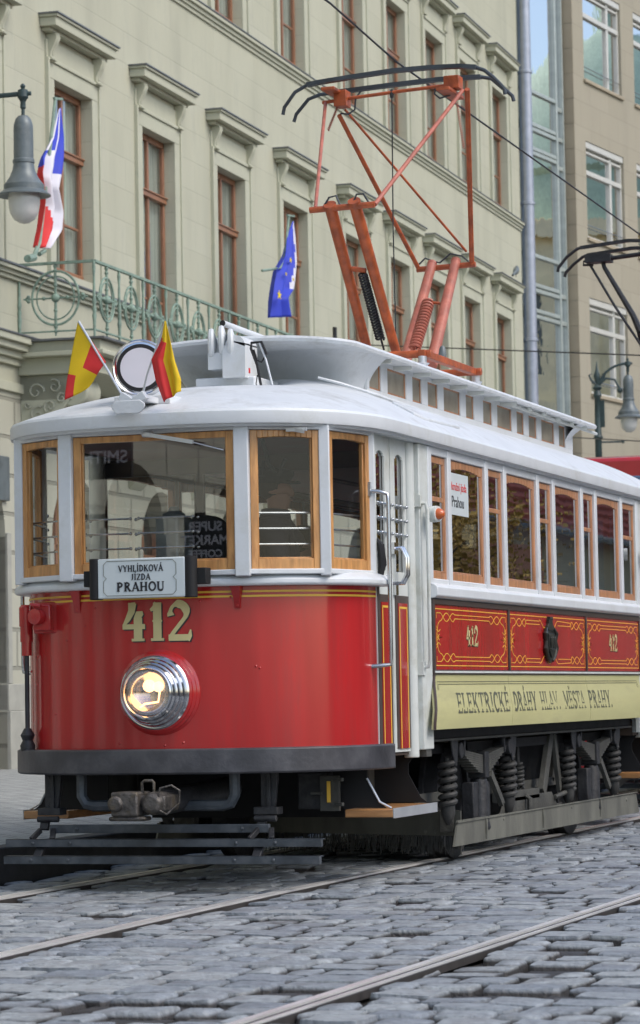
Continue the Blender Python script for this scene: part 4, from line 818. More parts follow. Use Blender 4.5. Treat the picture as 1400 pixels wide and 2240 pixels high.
# ---- pantograph
def panto(root_parent,dy,mA,mB_,mC,simple=False):
    P=lambda px,py,Y:aY(px,py,Y)+Vector((0,dy,0))
    pg=MB()
    # base frame
    zb=3.44
    for y in (3.75,5.05): pg.tube([(-.42,y+dy,zb),(.42,y+dy,zb)],.028,10)
    for x in (-.36,.36): pg.bar((x,3.7+dy,zb),(x,5.15+dy,zb),.05,.05)
    base=pg.build('pantograph',mA,root_parent,bevel=.004)
    ins=MB()
    for x in (-.36,.36):
        for y in (3.72,5.1): ins.lathe((x,y+dy,3.24),(0,0,1),[(.05,0),(.05,.03),(.03,.035),(.055,.06),(.03,.07),(.055,.095),(.03,.105),(.05,.13),(.03,.135),(.03,.18)],16); ins.box(x-.10,x+.10,y+dy-.03,y+dy+.03,3.235,3.255)
    ins.build('insulator','alu',base)
    k=MB(); k.tube([P(678,460,3.1),P(820,447,3.1)],.022,12); k.build('knee_tube',mA,base)
    k=MB(); k.tube([P(912,590,5.58),P(1040,578,5.58)],.022,12); k.build('knee_tube',mB_,base)
    for a,b in ((P(808,782,3.96),P(722,450,3.1)),(P(872,790,3.96),P(775,442,3.1))):
        k=MB(); k.tube([a,b],[.033,.042],16); k.lathe(b,b-a,[(.045,-.01),(.045,.012)],16); k.build('lower_arm',mA,base)
    for a,b in ((P(885,795,4.83),P(945,578,5.58)),(P(943,800,4.83),P(997,572,5.58))):
        k=MB(); k.tube([a,b],[.045,.036],16); k.lathe(b,b-a,[(.038,-.01),(.038,.012)],16); k.build('lower_arm',mC,base)
    H=4.42
    for a,b,r,m in ((P(690,455,3.1),P(712,225,H),.013,mC),(P(820,447,3.1),P(1012,198,H),.0155,mC),(P(915,586,5.58),P(742,252,H),.017,mB_),(P(1032,575,5.58),P(1022,195,H),.019,mB_),(P(1020,550,5.58),P(755,240,H),.010,mB_)):
        k=MB(); k.tube([a,b],r,10); k.build('upper_arm',m,base)
    k=MB(); k.tube([P(705,225,H),P(765,215,H),P(880,199,H),P(1000,184,H)],.013,10)
    k.box(*sorted((P(735,215,H).x,P(762,215,H).x)),H+dy-.06,H+dy+.06,P(745,235,H).z,P(745,200,H).z)
    k.box(*sorted((P(975,190,H).x,P(1008,190,H).x)),H+dy-.06,H+dy+.06,P(990,196,H).z,P(990,168,H).z)
    for x0 in (735,985):
        pt=P(x0,205,H); k.box(pt.x-.05,pt.x+.05,H+dy-.2,H+dy+.2,pt.z-.01,pt.z+.015)
    hd=k.build('head_frame',mB_,base,bevel=.004)
    for pts,Y in (([(619,251),(622,235),(645,202),(672,186),(700,180)],4.26),([(1040,147),(1060,154),(1078,168),(1095,185),(1103,195),(1105,206)],4.26),([(643,267),(648,250),(675,217),(700,207),(735,202)],4.58),([(1050,168),(1075,172),(1095,189),(1113,203),(1121,210),(1124,221)],4.58)):
        k=MB(); k.tube([P(x,y,Y) for x,y in pts],.014,8); k.build('horn_end','carbon',hd)
    for pts,Y in (([(672,186),(700,180),(780,167),(860,155),(940,148),(1005,145),(1042,147)],4.26),([(735,202),(850,187),(960,174),(1052,168)],4.58)):
        k=MB(); Q=[P(x,y,Y) for x,y in pts]
        for a,b in zip(Q[:-1],Q[1:]): k.bar(a,b,.05,.030)
        k.build('contact_strip','carbon',hd)
    for pts,Y in (([(790,198),(778,215),(776,240),(762,250),(745,248)],H),([(955,190),(950,205),(962,215),(985,208)],H),([(706,455),(720,432),(735,428),(745,452)],3.1),([(772,445),(780,425),(795,424),(808,445)],3.1),([(915,580),(930,565),(950,572),(962,575),(985,555),(1010,560),(1025,572)],5.58)):
        k=MB(); k.tube([P(x,y,Y) for x,y in pts],.007,6); k.build('shunt_cable','carbon',base)
    k=MB(); k.coil(P(793,598,3.45),P(832,742,3.85),.028,.0085,24,6,10); k.tube([P(790,590,3.45),P(840,765,3.88)],.008,6); k.build('spring','iron',base)
    k=MB(); k.coil(P(937,662,5.25),P(905,768,4.9),.040,.0105,17,6,12); k.tube([P(940,658,5.25),P(902,782,4.88)],.010,6); k.build('spring',mC,base)
    k=MB(); k.tube([P(770,588,3.45),P(800,592,3.45)],.018,8); k.build('spring_lug',mA,base); k=MB(); k.tube([P(935,660,5.25),P(962,664,5.25)],.012,8); k.build('spring_lug',mA,base)
    k=MB(); k.coil(P(738,235,H),P(718,285,H),.009,.003,14,5,8); k.coil(P(1000,225,H),P(1015,325,H),.009,.003,20,5,8); k.tube([P(742,225,H),P(718,287,H)],.003,5); k.build('balance_spring',mC,base)
    k=MB(); k.tube([P(857,195,H),P(860,500,H),P(867,778,H)],.005,6); k.lathe(P(857,205,H),(0,0,1),[(.012,-.03),(.016,0),(.01,.03)],8); k.build('pull_rope','iron',base)
    k=MB(); k.lathe(P(968,782,4.6),(0,0,1),[(.03,0),(.03,.02),(.022,.07),(.01,.085)],12); k.build('cap','lamp_grey',base)
    return base
panto(tram,0,'orange_paint','orange_paint','pink_orange')
# ================================================================ GROUND
def ground():
    mb=MB(); mb.add([(-600,-300,-.06),(600,-300,-.06),(600,900,-.06),(-600,900,-.06)],[(0,1,2,3)]); struct(mb.build('ground','joint',smooth=False))
    mb=MB(); mb.add([(-1.33,-60,-.05),(40,-60,-.05),(40,140,-.05),(-1.33,140,-.05)],[(0,1,2,3)]); struct(mb.build('road_bed','joint',smooth=False))
    cv=lambda y:.0040*max(0,1-y)**2
    tracks=[(-.7175,1),(.7175,1),(2.78,0),(4.215,0)]
    G=[0,.05,.13,.5,.87,.95,1]
    mb=MB(); y=-8.5; r=random.Random(3)
    def blocked(x0,x1,y):
        for tx,c in tracks:
            t=tx+(cv(y) if c else 0)
            if x0<t+.055 and x1>t-.055: return t
        return None
    while y<42:
        d=r.uniform(.20,.30)*(1 if y<20 else 1.2); x=-1.30+r.uniform(-.1,.1)
        while x<(6.0 if y<8 else 4.0):
            w=r.uniform(.15,.33); x0,x1=x,x+w; t=blocked(x0,x1,y)
            x+=w
            if x0<-1.32: x0=-1.32
            if t is not None:
                # trim next to the rail
                if x0<t-.055 and t-.055-x0>.05: x1=t-.055
                elif x1>t+.055 and x1-(t+.055)>.05: x0=t+.055
                else:
                    continue
            g=.010; dx=[r.uniform(-.026,.026) for _ in range(8)]; h=.002+r.gauss(0,.0025)-(.022 if r.random()<.04 else 0); tx_,ty_=r.gauss(0,.012),r.gauss(0,.010); ph=r.uniform(0,6)
            oy=.03*math.sin(x*1.3+y*.7)
            vs=[]
            for a in G:
                for b in G:
                    X=x0+g+(x1-x0-2*g)*a; Y=y+.010+(d-.020)*b
                    X+= (dx[0]*(1-b)+dx[1]*b)*(1-a)*.5+(dx[2]*(1-b)+dx[3]*b)*a*.5; Y+=(dx[4]*(1-a)+dx[5]*a)*(1-b)+(dx[6]*(1-a)+dx[7]*a)*b*.7+oy
                    # round the corners in plan
                    ca,cb=abs(a-.5)*2,abs(b-.5)*2; k=max(0,ca+cb-1.8)*.03; X-=math.copysign(k*.5,a-.5); Y-=math.copysign(k*.5,b-.5)
                    ea=min(a,1-a)*(x1-x0);eb=min(b,1-b)*d; e=min(ea,eb); z=-.055*max(0,1-e/.014)**2
                    z+=.004*(1-ca*ca)*(1-cb*cb)-.004+.0028*math.sin(X*33+ph)*math.cos(Y*29+ph*2)+.006*math.sin(X*2.3+1)*math.sin(Y*1.7)+h+tx_*(a-.5)*.3+ty_*(b-.5)*.3
                    if t is not None: z=min(z,.002)
                    vs.append((X,Y,min(z,.012)))
            mb.add(vs,[(i*7+j,(i+1)*7+j,(i+1)*7+j+1,i*7+j+1) for i in range(6) for j in range(6)])
        y+=d
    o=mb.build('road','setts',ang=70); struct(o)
    # rails
    for tx,c in tracks:
        f=cv if c else (lambda y:0); ins=-1 if tx in(.7175,4.215) else 1   # groove lies on the inner side
        ys=[-9+.5*i for i in range(24)]+[3+4*i for i in range(30)]
        for nm,a,b,z,m in (('a',-.055,.050,.001,'rail_rust'),('b',.000,.036,.012,'rail_steel'),('c',-.026,.000,.0035,'black'),('d',-.045,-.027,.008,'rail_steel')):
            a,b=(a,b) if ins<0 else (-b,-a)
            q=MB(); vs=[]
            for y in ys: vs+=[(tx+f(y)+a,y,z),(tx+f(y)+b,y,z),(tx+f(y)+a,y,-.03),(tx+f(y)+b,y,-.03)]
            q.add(vs,[(4*i,4*i+1,4*i+5,4*i+4) for i in range(len(ys)-1)]+[(4*i,4*i+4,4*i+6,4*i+2) for i in range(len(ys)-1)]+[(4*i+1,4*i+3,4*i+7,4*i+5) for i in range(len(ys)-1)])
            struct(q.build('rail',m,smooth=False))
    # raised pavement and kerb
    mb=MB(); mb.box(-1.33-.16,-1.33,-60,100,-.05,.205); struct(mb.build('kerb','kerb_stone_shaded',bevel=.012))
    m=mat('pavement',(.40,.41,.39),.75,var=.25,scale=5,bump=.3,bscale=30); n=m.node_tree.nodes;l=m.node_tree.links
    tc=n.new('ShaderNodeTexCoord'); br=n.new('ShaderNodeTexBrick'); br.inputs['Scale'].default_value=1; br.inputs['Brick Width'].default_value=.22; br.inputs['Row Height'].default_value=.16; br.inputs['Mortar Size'].default_value=.012
    br.inputs['Color1'].default_value=(1,1,1,1); br.inputs['Color2'].default_value=(.78,.80,.80,1); br.inputs['Mortar'].default_value=(.4,.4,.4,1); l.new(tc.outputs['Object'],br.inputs['Vector'])
    b=n['Principled BSDF']; s_=b.inputs['Base Color'].links[0].from_socket; mx=n.new('ShaderNodeMixRGB'); mx.blend_type='MULTIPLY'; mx.inputs[0].default_value=1; l.new(s_,mx.inputs[1]); l.new(br.outputs[0],mx.inputs[2]); l.new(mx.outputs[0],b.inputs['Base Color'])
    mb=MB(); mb.add([(-30,-60,.2),(-1.49,-60,.2),(-1.49,100,.2),(-30,100,.2)],[(0,1,2,3)]); struct(mb.build('pavement',m,smooth=False))
ground()
# ================================================================ PALE BUILDING (local x = out of the facade, y = along it)
D1=R(-2.15); c1=-9.1128; N1=Vector((math.cos(D1),-math.sin(D1),0)); U1=Vector((math.sin(D1),math.cos(D1),0))
bl=thing('pale_building','long pale yellow plastered building with hooded brown windows behind the tram','building',tuple(N1*c1),-D1)
LF=lambda s,z,o:(o,s,z)
def to1(px,py,off=0):
    P=on(px,py,tuple(N1),c1+off); return P.dot(U1),P.z
CEN=[22.02-3.535*k for k in range(10,0,-1)]+[22.02,25.56,29.08,32.66,36.55,39.74,42.82,45.80,48.87]
VIS=[c for c in CEN if c>15]
HW=.73; S0,S1=-62.0,50.95
doors={25.56,29.08}
ops=[(c-HW,c+HW,(5.85 if c in doors else 6.92),9.53) for c in CEN]+[(c-HW,c+HW,12.05,14.64) for c in CEN]
mb=MB(); wall_holes(mb,S0,S1,5.1,19.5,ops,.26,LF)
mb.add([LF(S1,0,0),LF(S1,0,-12),LF(S1,19.5,-12),LF(S1,19.5,0)],[(0,1,2,3)]); mb.add([LF(S0,19.5,0),LF(S1,19.5,0),LF(S1,19.5,-12),LF(S0,19.5,-12)],[(0,1,2,3)])
wl=mb.build('wall','facade',bl,smooth=False)
# ground floor with arches
ACEN=[22.02-3.535*k for k in range(23,0,-1)]+CEN[10:]
mb=MB(); wall_holes(mb,S0,S1,0,5.1,[(c-.95,c+.95,0,4.16) for c in ACEN],.5,LF)
for c in ACEN:
    n=14
    for i in range(n):
        a0,a1=PI*i/n,PI*(i+1)/n; p=(c+.95*math.cos(a0),3.2+.95*math.sin(a0)); q=(c+.95*math.cos(a1),3.2+.95*math.sin(a1))
        mb.add([LF(*p,0),LF(p[0],4.16,0),LF(q[0],4.16,0),LF(*q,0)],[(0,1,2,3)]); mb.add([LF(*p,0),LF(*q,0),LF(*q,-.5),LF(*p,-.5)],[(0,1,2,3)])
mb.build('ground_floor_wall','facade_low',bl,smooth=False)
for c in VIS[:4]+[c for c in ACEN if c<14]:
    mb=MB(); mb.add([LF(c-.95,0,-.49),LF(c+.95,0,-.49),LF(c+.95,4.16,-.49),LF(c-.95,4.16,-.49)],[(0,1,2,3)]); o=mb.build('shop_window','glass_building',bl,smooth=False)
    mb=MB()
    for a in (-.9,-.3,.3,.9): mb.box(-.48,-.42,c+a-.04,c+a+.04,0,3.9)
    for z in (.5,3.2): mb.box(-.48,-.42,c-.95,c+.95,z-.04,z+.04)
    mb.build('shop_frame','window_wood',o)
mb=MB(); mb.box(-1.4,-1.3,S0,S1,0,19); mb.build('interior_wall','interior',bl)
for a,b in zip([S0]+[c+.95 for c in ACEN],[c-.95 for c in ACEN]+[S1]):
    mb=MB(); mb.box(-.3,.05,a,b,0,.95); mb.box(-.3,.03,a,b,.95,1.3)
    mb.box(-.2,.035,a-.0,a+.13,1.3,3.25); mb.box(-.2,.035,b-.13,b+.0,1.3,3.25); mb.build('plinth','plinth',bl,bevel=.01)
# string courses and cornices
def course(z0,z1,steps,name,m='stucco',gaps=()):
    mb=MB(); seg=[(S0,S1)]
    for g0,g1 in gaps:
        seg=[q for s in seg for q in ((s[0],min(s[1],g0)),(max(s[0],g1),s[1])) if q[1]>q[0]+.01]
    for s in seg:
        n=len(steps)
        for i,o in enumerate(steps): mb.box(-.02,o,*s,z0+(z1-z0)*i/n+(.0),z0+(z1-z0)*(i+1)/n)
    return mb.build(name,m,bl,bevel=.006)
dg=[(c-HW,c+HW) for c in doors]
course(6.58,6.74,[.05,.09,.14],'string_course',gaps=dg); mb=MB(); mb.box(0,.16,S0,24.8,6.74,6.765); mb.box(0,.16,29.85,S1,6.74,6.765); mb.build('course_flashing','sheet_metal',bl)
course(5.45,5.80,[.06,.12,.20,.26],'string_course'); mb=MB(); mb.box(0,.28,S0,S1,5.80,5.82); mb.build('course_flashing','sheet_metal',bl)
course(5.1,5.22,[.05],'string_course')
course(11.76,11.95,[.03,.06,.10],'cornice'); mb=MB(); mb.box(0,.115,S0,S1,11.95,11.965); mb.build('course_flashing','sheet_metal',bl)
course(17.6,18.4,[.1,.25,.45,.6],'cornice')
# windows
def win(c,z0,z1,full):
    mb=MB(); o0,o1=-.20,-.145; a,b=c-HW,c+HW
    tz=8.64 if z1<10 else z0+(z1-z0)*.64
    for s0,s1 in ((a,a+.07),(b-.065,b),(c-.03,c+.03)): mb.box(o0,o1,s0,s1,z0,z1)
    mb.box(o0,o1,a,b,z1-.09,z1); mb.box(o0,o1+.01,a,b,z0,z0+.10)
    mb.box(o0,o1+.035,a,b,tz-.055,tz+.055); mb.box(o0,o1+.055,a,b,tz+.02,tz+.045)
    if full:
        for s0 in (a+.085,c+.05):
            mb.box(o0,o1-.01,s0,s0+.55,z0+(tz-z0)*.42,z0+(tz-z0)*.42+.035)
            mb.box(o0,o1-.01,s0,s0+.015,z0,z1)
    f=mb.build('window','window_wood',bl,bevel=.006 if full else 0)
    mb=MB(); mb.add([LF(a,z0,-.175),LF(b,z0,-.175),LF(b,z1,-.175),LF(a,z1,-.175)],[(0,1,2,3)]); mb.build('pane','glass_building',f,smooth=False)
    mb=MB(); n=60; zz=z1
    vs=[]
    for i in range(n+1):
        s=a+(b-a)*i/n; vs+=[LF(s,z0,-.255+.018*math.sin(i*1.1)+.01*math.sin(i*2.7)),LF(s,z1,-.255+.012*math.sin(i*1.1))]
    mb.add(vs,[(2*i,2*i+2,2*i+3,2*i+1) for i in range(n)]); mb.build('curtain','curtain',f)
def surround(c,z0,z1,hz):
    mb=MB(); w0,w1=HW,HW+.27
    for s in (-1,1):
        mb.box(-.01,.035,*sorted((c+s*w0,c+s*(w1-.05))),z0,z1); mb.box(-.01,.06,*sorted((c+s*(w1-.05),c+s*w1)),z0,z1+.27)
    mb.box(-.01,.035,c-w1+.05,c+w1-.05,z1,z1+.22); mb.box(-.01,.06,c-w1+.05,c+w1-.05,z1+.22,z1+.27)
    mb.box(-.01,.03,c-w1,c+w1,z1+.27,hz-.30)
    mb.build('window_surround','stucco',bl,bevel=.008)
def hood(c,hz):
    mb=MB(); mb.box(0,.13,c-1.10,c+1.10,hz-.22,hz-.17); mb.box(0,.24,c-1.17,c+1.17,hz-.17,hz-.05); mb.box(0,.27,c-1.20,c+1.20,hz-.05,hz-.012)
    h=mb.build('window_hood','stucco',bl,bevel=.008)
    mb=MB(); mb.box(0,.29,c-1.22,c+1.22,hz-.012,hz+.008); mb.build('hood_flashing','sheet_metal',h)
    for s in (-1,1):
        mb=MB(); pl=[(0,hz-.22),(.15,hz-.22),(.165,hz-.28),(.125,hz-.38),(.075,hz-.47),(.07,hz-.53),(.09,hz-.56),(.0,hz-.57)]
        mb.prism(pl,lambda u,v,w_=0:(u,c+s*.88-.07+w_,v),.14); mb.prism([(0,hz-.57),(.105,hz-.57),(.105,hz-.59),(0,hz-.60)],lambda u,v,w_=0:(u,c+s*.88-.085+w_,v),.17)
        mb.prism([(p[0]+.010,p[1]) for p in pl[1:6]]+[(.04,hz-.47),(.04,hz-.22)],lambda u,v,w_=0:(u,c+s*.88-.03+w_,v),.06)
        mb.build('hood_bracket','stucco',h,bevel=.01)
for c in CEN:
    near=c>15
    if near:
        win(c,5.87 if c in doors else 6.92,9.53,True); surround(c,6.77,9.53,10.35); hood(c,10.35)
        win(c,12.07,14.64,c>30); surround(c,12.02,14.64,15.5); hood(c,15.5)
    else:
        win(c,6.92,9.53,False); surround(c,6.77,9.53,10.35)
# balcony
B0,B1,BO=19.96,31.3,1.07
mb=MB(); mb.box(.0,BO+.12,B0-.12,B1+.12,5.62,5.76); mb.box(.0,BO+.18,B0-.18,B1+.18,5.56,5.62); mb.box(.0,BO+.02,B0-.02,B1+.02,5.34,5.56); bal=mb.build('balcony','stucco',bl,bevel=.01)
mb=MB(); mb.box(0,BO+.20,B0-.20,B1+.20,5.76,5.785); mb.build('balcony_edge','sheet_metal',bal)
def corb(s,w_):
    mb=MB(); mb.box(0,.72,s,s+w_,5.0,5.34); mb.prism([(0,5.34),(.75,5.34),(.72,5.05),(.5,4.75),(.22,4.45),(.1,4.2),(0,4.1)],lambda u,v,q=0:(u,s+q,v),w_)
    mb.lathe((.72,s+.02,5.12),(0,1,0),[(.20,0),(.22,.04),(.20,.08),(.20,w_-.1),(.22,w_-.06),(.19,w_-.04)],24)
    mb.build('balcony_corbel','stucco',bal,bevel=.012)
    mb=MB()
    def spiral(o,z,r,turn,sg,rr=.018):
        pts=[]
        for i in range(26):
            t=i/25; a=turn+sg*t*7.5; q=r*(1-t*.85); pts.append((o+q*math.cos(a),s-.012,z+q*math.sin(a)))
        mb.tube(pts,[rr*(1-.4*i/25) for i in range(26)],6)
    for o,z,r,tn,sg in ((.22,5.12,.12,0,1),(.48,5.18,.10,2,-1),(.24,4.82,.11,1,1),(.42,4.92,.09,4,-1),(.14,4.56,.07,2,1),(.58,5.02,.07,1,1),(.35,4.68,.06,3,-1),(.10,4.95,.05,0,-1)): spiral(o,z,r,tn,sg)
    mb.build('corbel_relief','stucco_relief',bal)
for s in (B0+.05,24.1,26.9,30.6): corb(s,.55)
def railing():
    mb=MB(); zt,zb=6.80,5.90
    mb.bar((BO,B0,zt),(BO,B1,zt),.05,.035); mb.bar((.0,B0,zt),(BO,B0,zt),.05,.035); mb.bar((.0,B1,zt),(BO,B1,zt),.05,.035)
    mb.bar((BO,B0,zb),(BO,B1,zb),.03,.02); mb.bar((.0,B0,zb),(BO,B0,zb),.03,.02)
    mb.build('railing','green_iron',bal)
    prof=[(.016,0),(.024,.02),(.016,.06),(.022,.25),(.03,.32),(.02,.36),(.03,.40),(.018,.45),(.03,.50),(.02,.56),(.014,.85),(.024,.95),(.016,1.04)]
    def balu(o,s):
        mb=MB(); mb.lathe((o,s,5.76),(0,0,1),prof,10); mb.build('baluster','green_iron',bal)
    def ring(o,s,ax,r=.30):
        mb=MB(); zc=6.34
        f=(lambda a,b:(o,s+a,zc+b)) if ax=='s' else (lambda a,b:(o+a,s,zc+b))
        for q,rr in ((r,.017),(r*.80,.011)): mb.tube([f(q*math.cos(2*PI*i/28),q*math.sin(2*PI*i/28)*1.08) for i in range(28)],rr,6,closed=True)
        mb.tube([f(0,.46),f(0,.36),f(0,-.36),f(0,-.50)],[.012,.02,.02,.012],6); mb.tube([f(-r-.12,0),f(-r,0),f(r,0),f(r+.12,0)],.013,6)
        mb.ball(f(0,0),.06,6)
        for a in (r*.5,-r*.5): mb.ball(f(a,0),.028,5); mb.ball(f(0,a),.028,5)
        for a in (-r-.05,r+.05):
            for b in (.03,-.03): mb.ball(f(a,b),.026,5); mb.ball(f(a*1.06,b*.4),.02,5)
        for b in (.36,.42,-.38,-.44): mb.ball(f(0,b),.028,5)
        mb.build('ring_ornament','green_iron',bal)
    balu(0.02,B0); ring(.53,B0,'o',.33)
    k=0; s=B0
    while s<B1+.1:
        balu(BO,s)
        if s+.93<B1+.1: ring(BO,s+.47,'s',.27)
        s+=.945
railing()
# downpipe
P=to1(1145,500,.12); mb=MB(); mb.tube([(.14,51.15,0),(.14,51.15,19.5)],.15,16)
for z in (3,6,9.2,12.4,15.5): mb.lathe((.14,51.15,z),(0,0,1),[(.15,0),(.175,.01),(.175,.07),(.15,.08)],16); mb.box(-.3,.02,51.1,51.2,z,z+.06)
mb.build('downpipe','zinc',bl)
# plaque at far left
s0,z0=to1(2,1095); s1,z1=to1(12,1000); mb=MB(); mb.box(0,.06,s0-.8,s1,z0,z1); tag(mb.build('wall_plaque','lamp_grey',None,bevel=.01),'pale grey blank plaque on the wall at the left edge','plaque')
bpy.data.objects['wall_plaque'].location=N1*c1; bpy.data.objects['wall_plaque'].rotation_euler=(0,0,-D1)
# ================================================================ STONE BUILDING with glass bay
D2=R(7.5); N2=Vector((math.cos(D2),-math.sin(D2),0)); U2=Vector((math.sin(D2),math.cos(D2),0))
PP=N1*(c1-.15)+U1*51.6; cg=N2.dot(PP); c2=cg+.32
b2=thing('stone_building','tan stone office building with large modern windows right of the drainpipe','building',tuple(N2*c2),-D2)
def to2(px,py,off=0):
    P=on(px,py,tuple(N2),c2+off); return P.dot(U2),P.z
sE,_=to2(1262,500); sW0,_=to2(1286,520); sW1,_=to2(1370,600); sG0,_=to2(1148,500,-.32); sG1,_=to2(1240,500,-.32); sX,_=to2(1398,600)
zz=[(to2(1286,176)[1],None),(to2(1286,519)[1],to2(1284,309)[1]),(to2(1291,860)[1],to2(1288,650)[1])]
zh=zz[1][1]-zz[1][0]; fl=zz[0][0]-zz[1][0]; rows=[(zz[2][0],zz[2][1]),(zz[1][0],zz[1][1]),(zz[0][0],zz[0][0]+zh),(zz[0][0]+fl,zz[0][0]+fl+zh)]
ww=sW1-sW0; pit=sX-sW0
ops=[(sW0+pit*k,sW0+pit*k+ww,a,b) for k in range(7) for a,b in rows]
mb=MB(); wall_holes(mb,sE,sE+pit*7.3,0,26,ops,.35,LF); e=sE+pit*7.3; mb.add([LF(sE,26,0),LF(e,26,0),LF(e,26,-14),LF(sE,26,-14)],[(0,1,2,3)]); mb.add([LF(e,0,0),LF(e,0,-14),LF(e,26,-14),LF(e,26,0)],[(0,1,2,3)]); mb.build('wall','sandstone',b2,smooth=False)
# side face of the pier as courses
mb=MB(); mb.add([(-1.2,sE,0),(0,sE,0),(0,sE,26),(-1.2,sE,26)],[(0,1,2,3)])
z=0
sf=mb.build('pier_side','sandstone',b2,smooth=False)
mb=MB()
while z<26: mb.box(-1.2,-.0,sE-.012,sE-.001,z,z+.605); z+=.62
mb.build('pier_blocks','sandstone_plain',b2,bevel=.006)
for k in range(3):
    for a,b in rows:
        s=sW0+pit*k; mb=MB()
        for s0_,s1_ in ((s,s+.06),(s+ww-.06,s+ww),(s+ww*.68,s+ww*.68+.14)): mb.box(-.16,-.07,s0_,s1_,a,b)
        mb.box(-.16,-.07,s,s+ww,a,a+.07); mb.box(-.16,-.07,s,s+ww,b-.28,b-.22); mb.box(-.16,-.06,s,s+ww,a+(b-a)*.66,a+(b-a)*.66+.12)
        f=mb.build('window','alu_white',b2,bevel=.01)
        mb=MB(); mb.add([LF(s,a,-.13),LF(s+ww,a,-.13),LF(s+ww,b,-.13),LF(s,b,-.13)],[(0,1,2,3)]); mb.build('pane','glass_modern',f,smooth=False)
        mb=MB(); mb.box(-.14,-.02,s,s+ww,b-.16,b); mb.build('blind_box','alu_white',f,bevel=.01)
        mb=MB(); mb.box(-.33,.06,s-.05,s+ww+.05,a-.09,a-.002); mb.build('sill','sandstone_plain',f,bevel=.01)
        mb=MB(); mb.tube([(-.04,s,a+.32),(-.04,s+ww,a+.32)],.012,6); mb.build('guard_rail','steel',f)
# glass bay
mb=MB(); g=-.32; mb.add([(g,sG0-.3,0),(g,sE,0),(g,sE,26),(g,sG0-.3,26)],[(0,1,2,3)]); gb=mb.build('glass_bay','glass_modern',b2,smooth=False)
mb=MB(); mb.box(g-2.5,g-2.4,sG0-.5,sE,0,26); mb.build('bay_interior','blue_grey',gb)
sm,_=to2(1216,500,-.32)
mb=MB()
for s,w_ in ((sG0-.25,.10),(sm,.10),(sm+.45,.06),(sG1+.05,.16)): mb.box(g-.05,g+.08,s,s+w_,0,26)
for py in (199,270,281,323,333,556,620,632,676,689): 
    z=to2(1158,py,-.32)[1]; mb.box(g-.05,g+.06,sG0-.3,sm+.1,z-.045,z+.045)
for py in (245,310,372,590,650,708): 
    z=to2(1228,py,-.32)[1]; mb.box(g-.05,g+.05,sm+.1,sG1,z-.05,z+.05)
mb.build('mullion','alu_green',gb,bevel=.008)
# ================================================================ things reflected: yellow palace, red roof house, autumn trees
yb=thing('yellow_building','ornate yellow building with a green dome standing across the square','building',(10,96,0),R(-29)+PI); yb.scale=(1.3,1,1.25)
mb=MB(); wall_holes(mb,-30,30,0,16,[(x-.8,x+.8,z,z+2.6) for x in range(-27,28,4) for z in (1.2,6,11)],.3,lambda s,z,o:(s,o,z)); mb.add([(-30,0,16),(30,0,16),(30,-10,16),(-30,-10,16)],[(0,1,2,3)]); mb.build('wall','yellow_wall',yb,smooth=False)
mb=MB(); mb.box(-30,30,-.4,-.31,0,16); mb.build('window_glass','lamp_grey',yb)
mb=MB()
for z in (4.6,9.6,15.4): mb.box(-30,30,0,.5,z,z+.5)
for x in range(-29,30,4): mb.box(x-.3,x+.3,0,.25,0,15.4)
for x in range(-27,28,4):
    for z in (1.2,6,11): mb.prism([(-1.1,2.75),(1.1,2.75),(0,3.4)],lambda u,v,w_=0:(x+u,w_,z+v),.3)
mb.build('cornice','yellow_wall',yb)
for x in (-16,0,16):
    mb=MB(); mb.lathe((x,-4,15.5),(0,0,1),[(4.2,0),(4.2,2),(4.4,2.2),(4.0,3.4),(3.1,5.2),(1.6,6.6),(.5,7.2),(.5,8.4),(.1,9.8)],28); mb.build('dome','copper_green',yb)
rh=thing('red_roof_house','pale house with a steep red tiled roof across the street','house',(15.5,58,0),0)
mb=MB(); wall_holes(mb,-22,26,0,5.4,[(y,y+1.2,1.0,3.2) for y in range(-20,25,4)],.2,lambda s,z,o:(-o,s,z)); mb.build('wall','stucco',rh,smooth=False)
mb=MB(); mb.box(.3,.35,-22,26,0,5.4); mb.build('window_glass','blue_grey',rh)
mb=MB(); 
for i in range(22):
    t0,t1=i/22,(i+1)/22; mb.add([(-.6+6*t0,-22.5,5.35+6.5*t0),(-.6+6*t0,26.5,5.35+6.5*t0),(-.6+6*t1,26.5,5.35+6.5*t1-.10),(-.6+6*t1,-22.5,5.35+6.5*t1-.10)],[(0,1,2,3)]); mb.add([(-.6+6*t1,-22.5,5.35+6.5*t1-.1),(-.6+6*t1,26.5,5.35+6.5*t1-.1),(-.6+6*t1,26.5,5.35+6.5*t1),(-.6+6*t1,-22.5,5.35+6.5*t1)],[(0,1,2,3)])
mb.build('roof','roof_tile',rh,smooth=False)
mb=MB(); mb.tube([(-.7,-22.5,5.3),(-.7,26.5,5.3)],.1,8); mb.build('gutter','blue_grey',rh)
mb=MB(); mb.box(-.02,0,-6,3,0,4.9); mb.build('painted_bay','peach',rh)
ob=thing('opposite_building','long pale house row on the other side of the street beside the red roofed house','building',(19,-25,0),0)
mb=MB(); wall_holes(mb,22,55,0,9.5,[(y,y+1.2,z,z+2.2) for y in range(24,52,3) for z in (1,5.6)],.3,lambda s,z,o:(-o,s,z)); mb.add([(0,22,9.5),(0,55,9.5),(10,55,9.5),(10,22,9.5)],[(0,1,2,3)]); mb.build('wall','brick_front',ob,smooth=False)
mb=MB(); mb.box(.31,.4,22,55,0,9.5); mb.build('window_glass','blue_grey',ob)
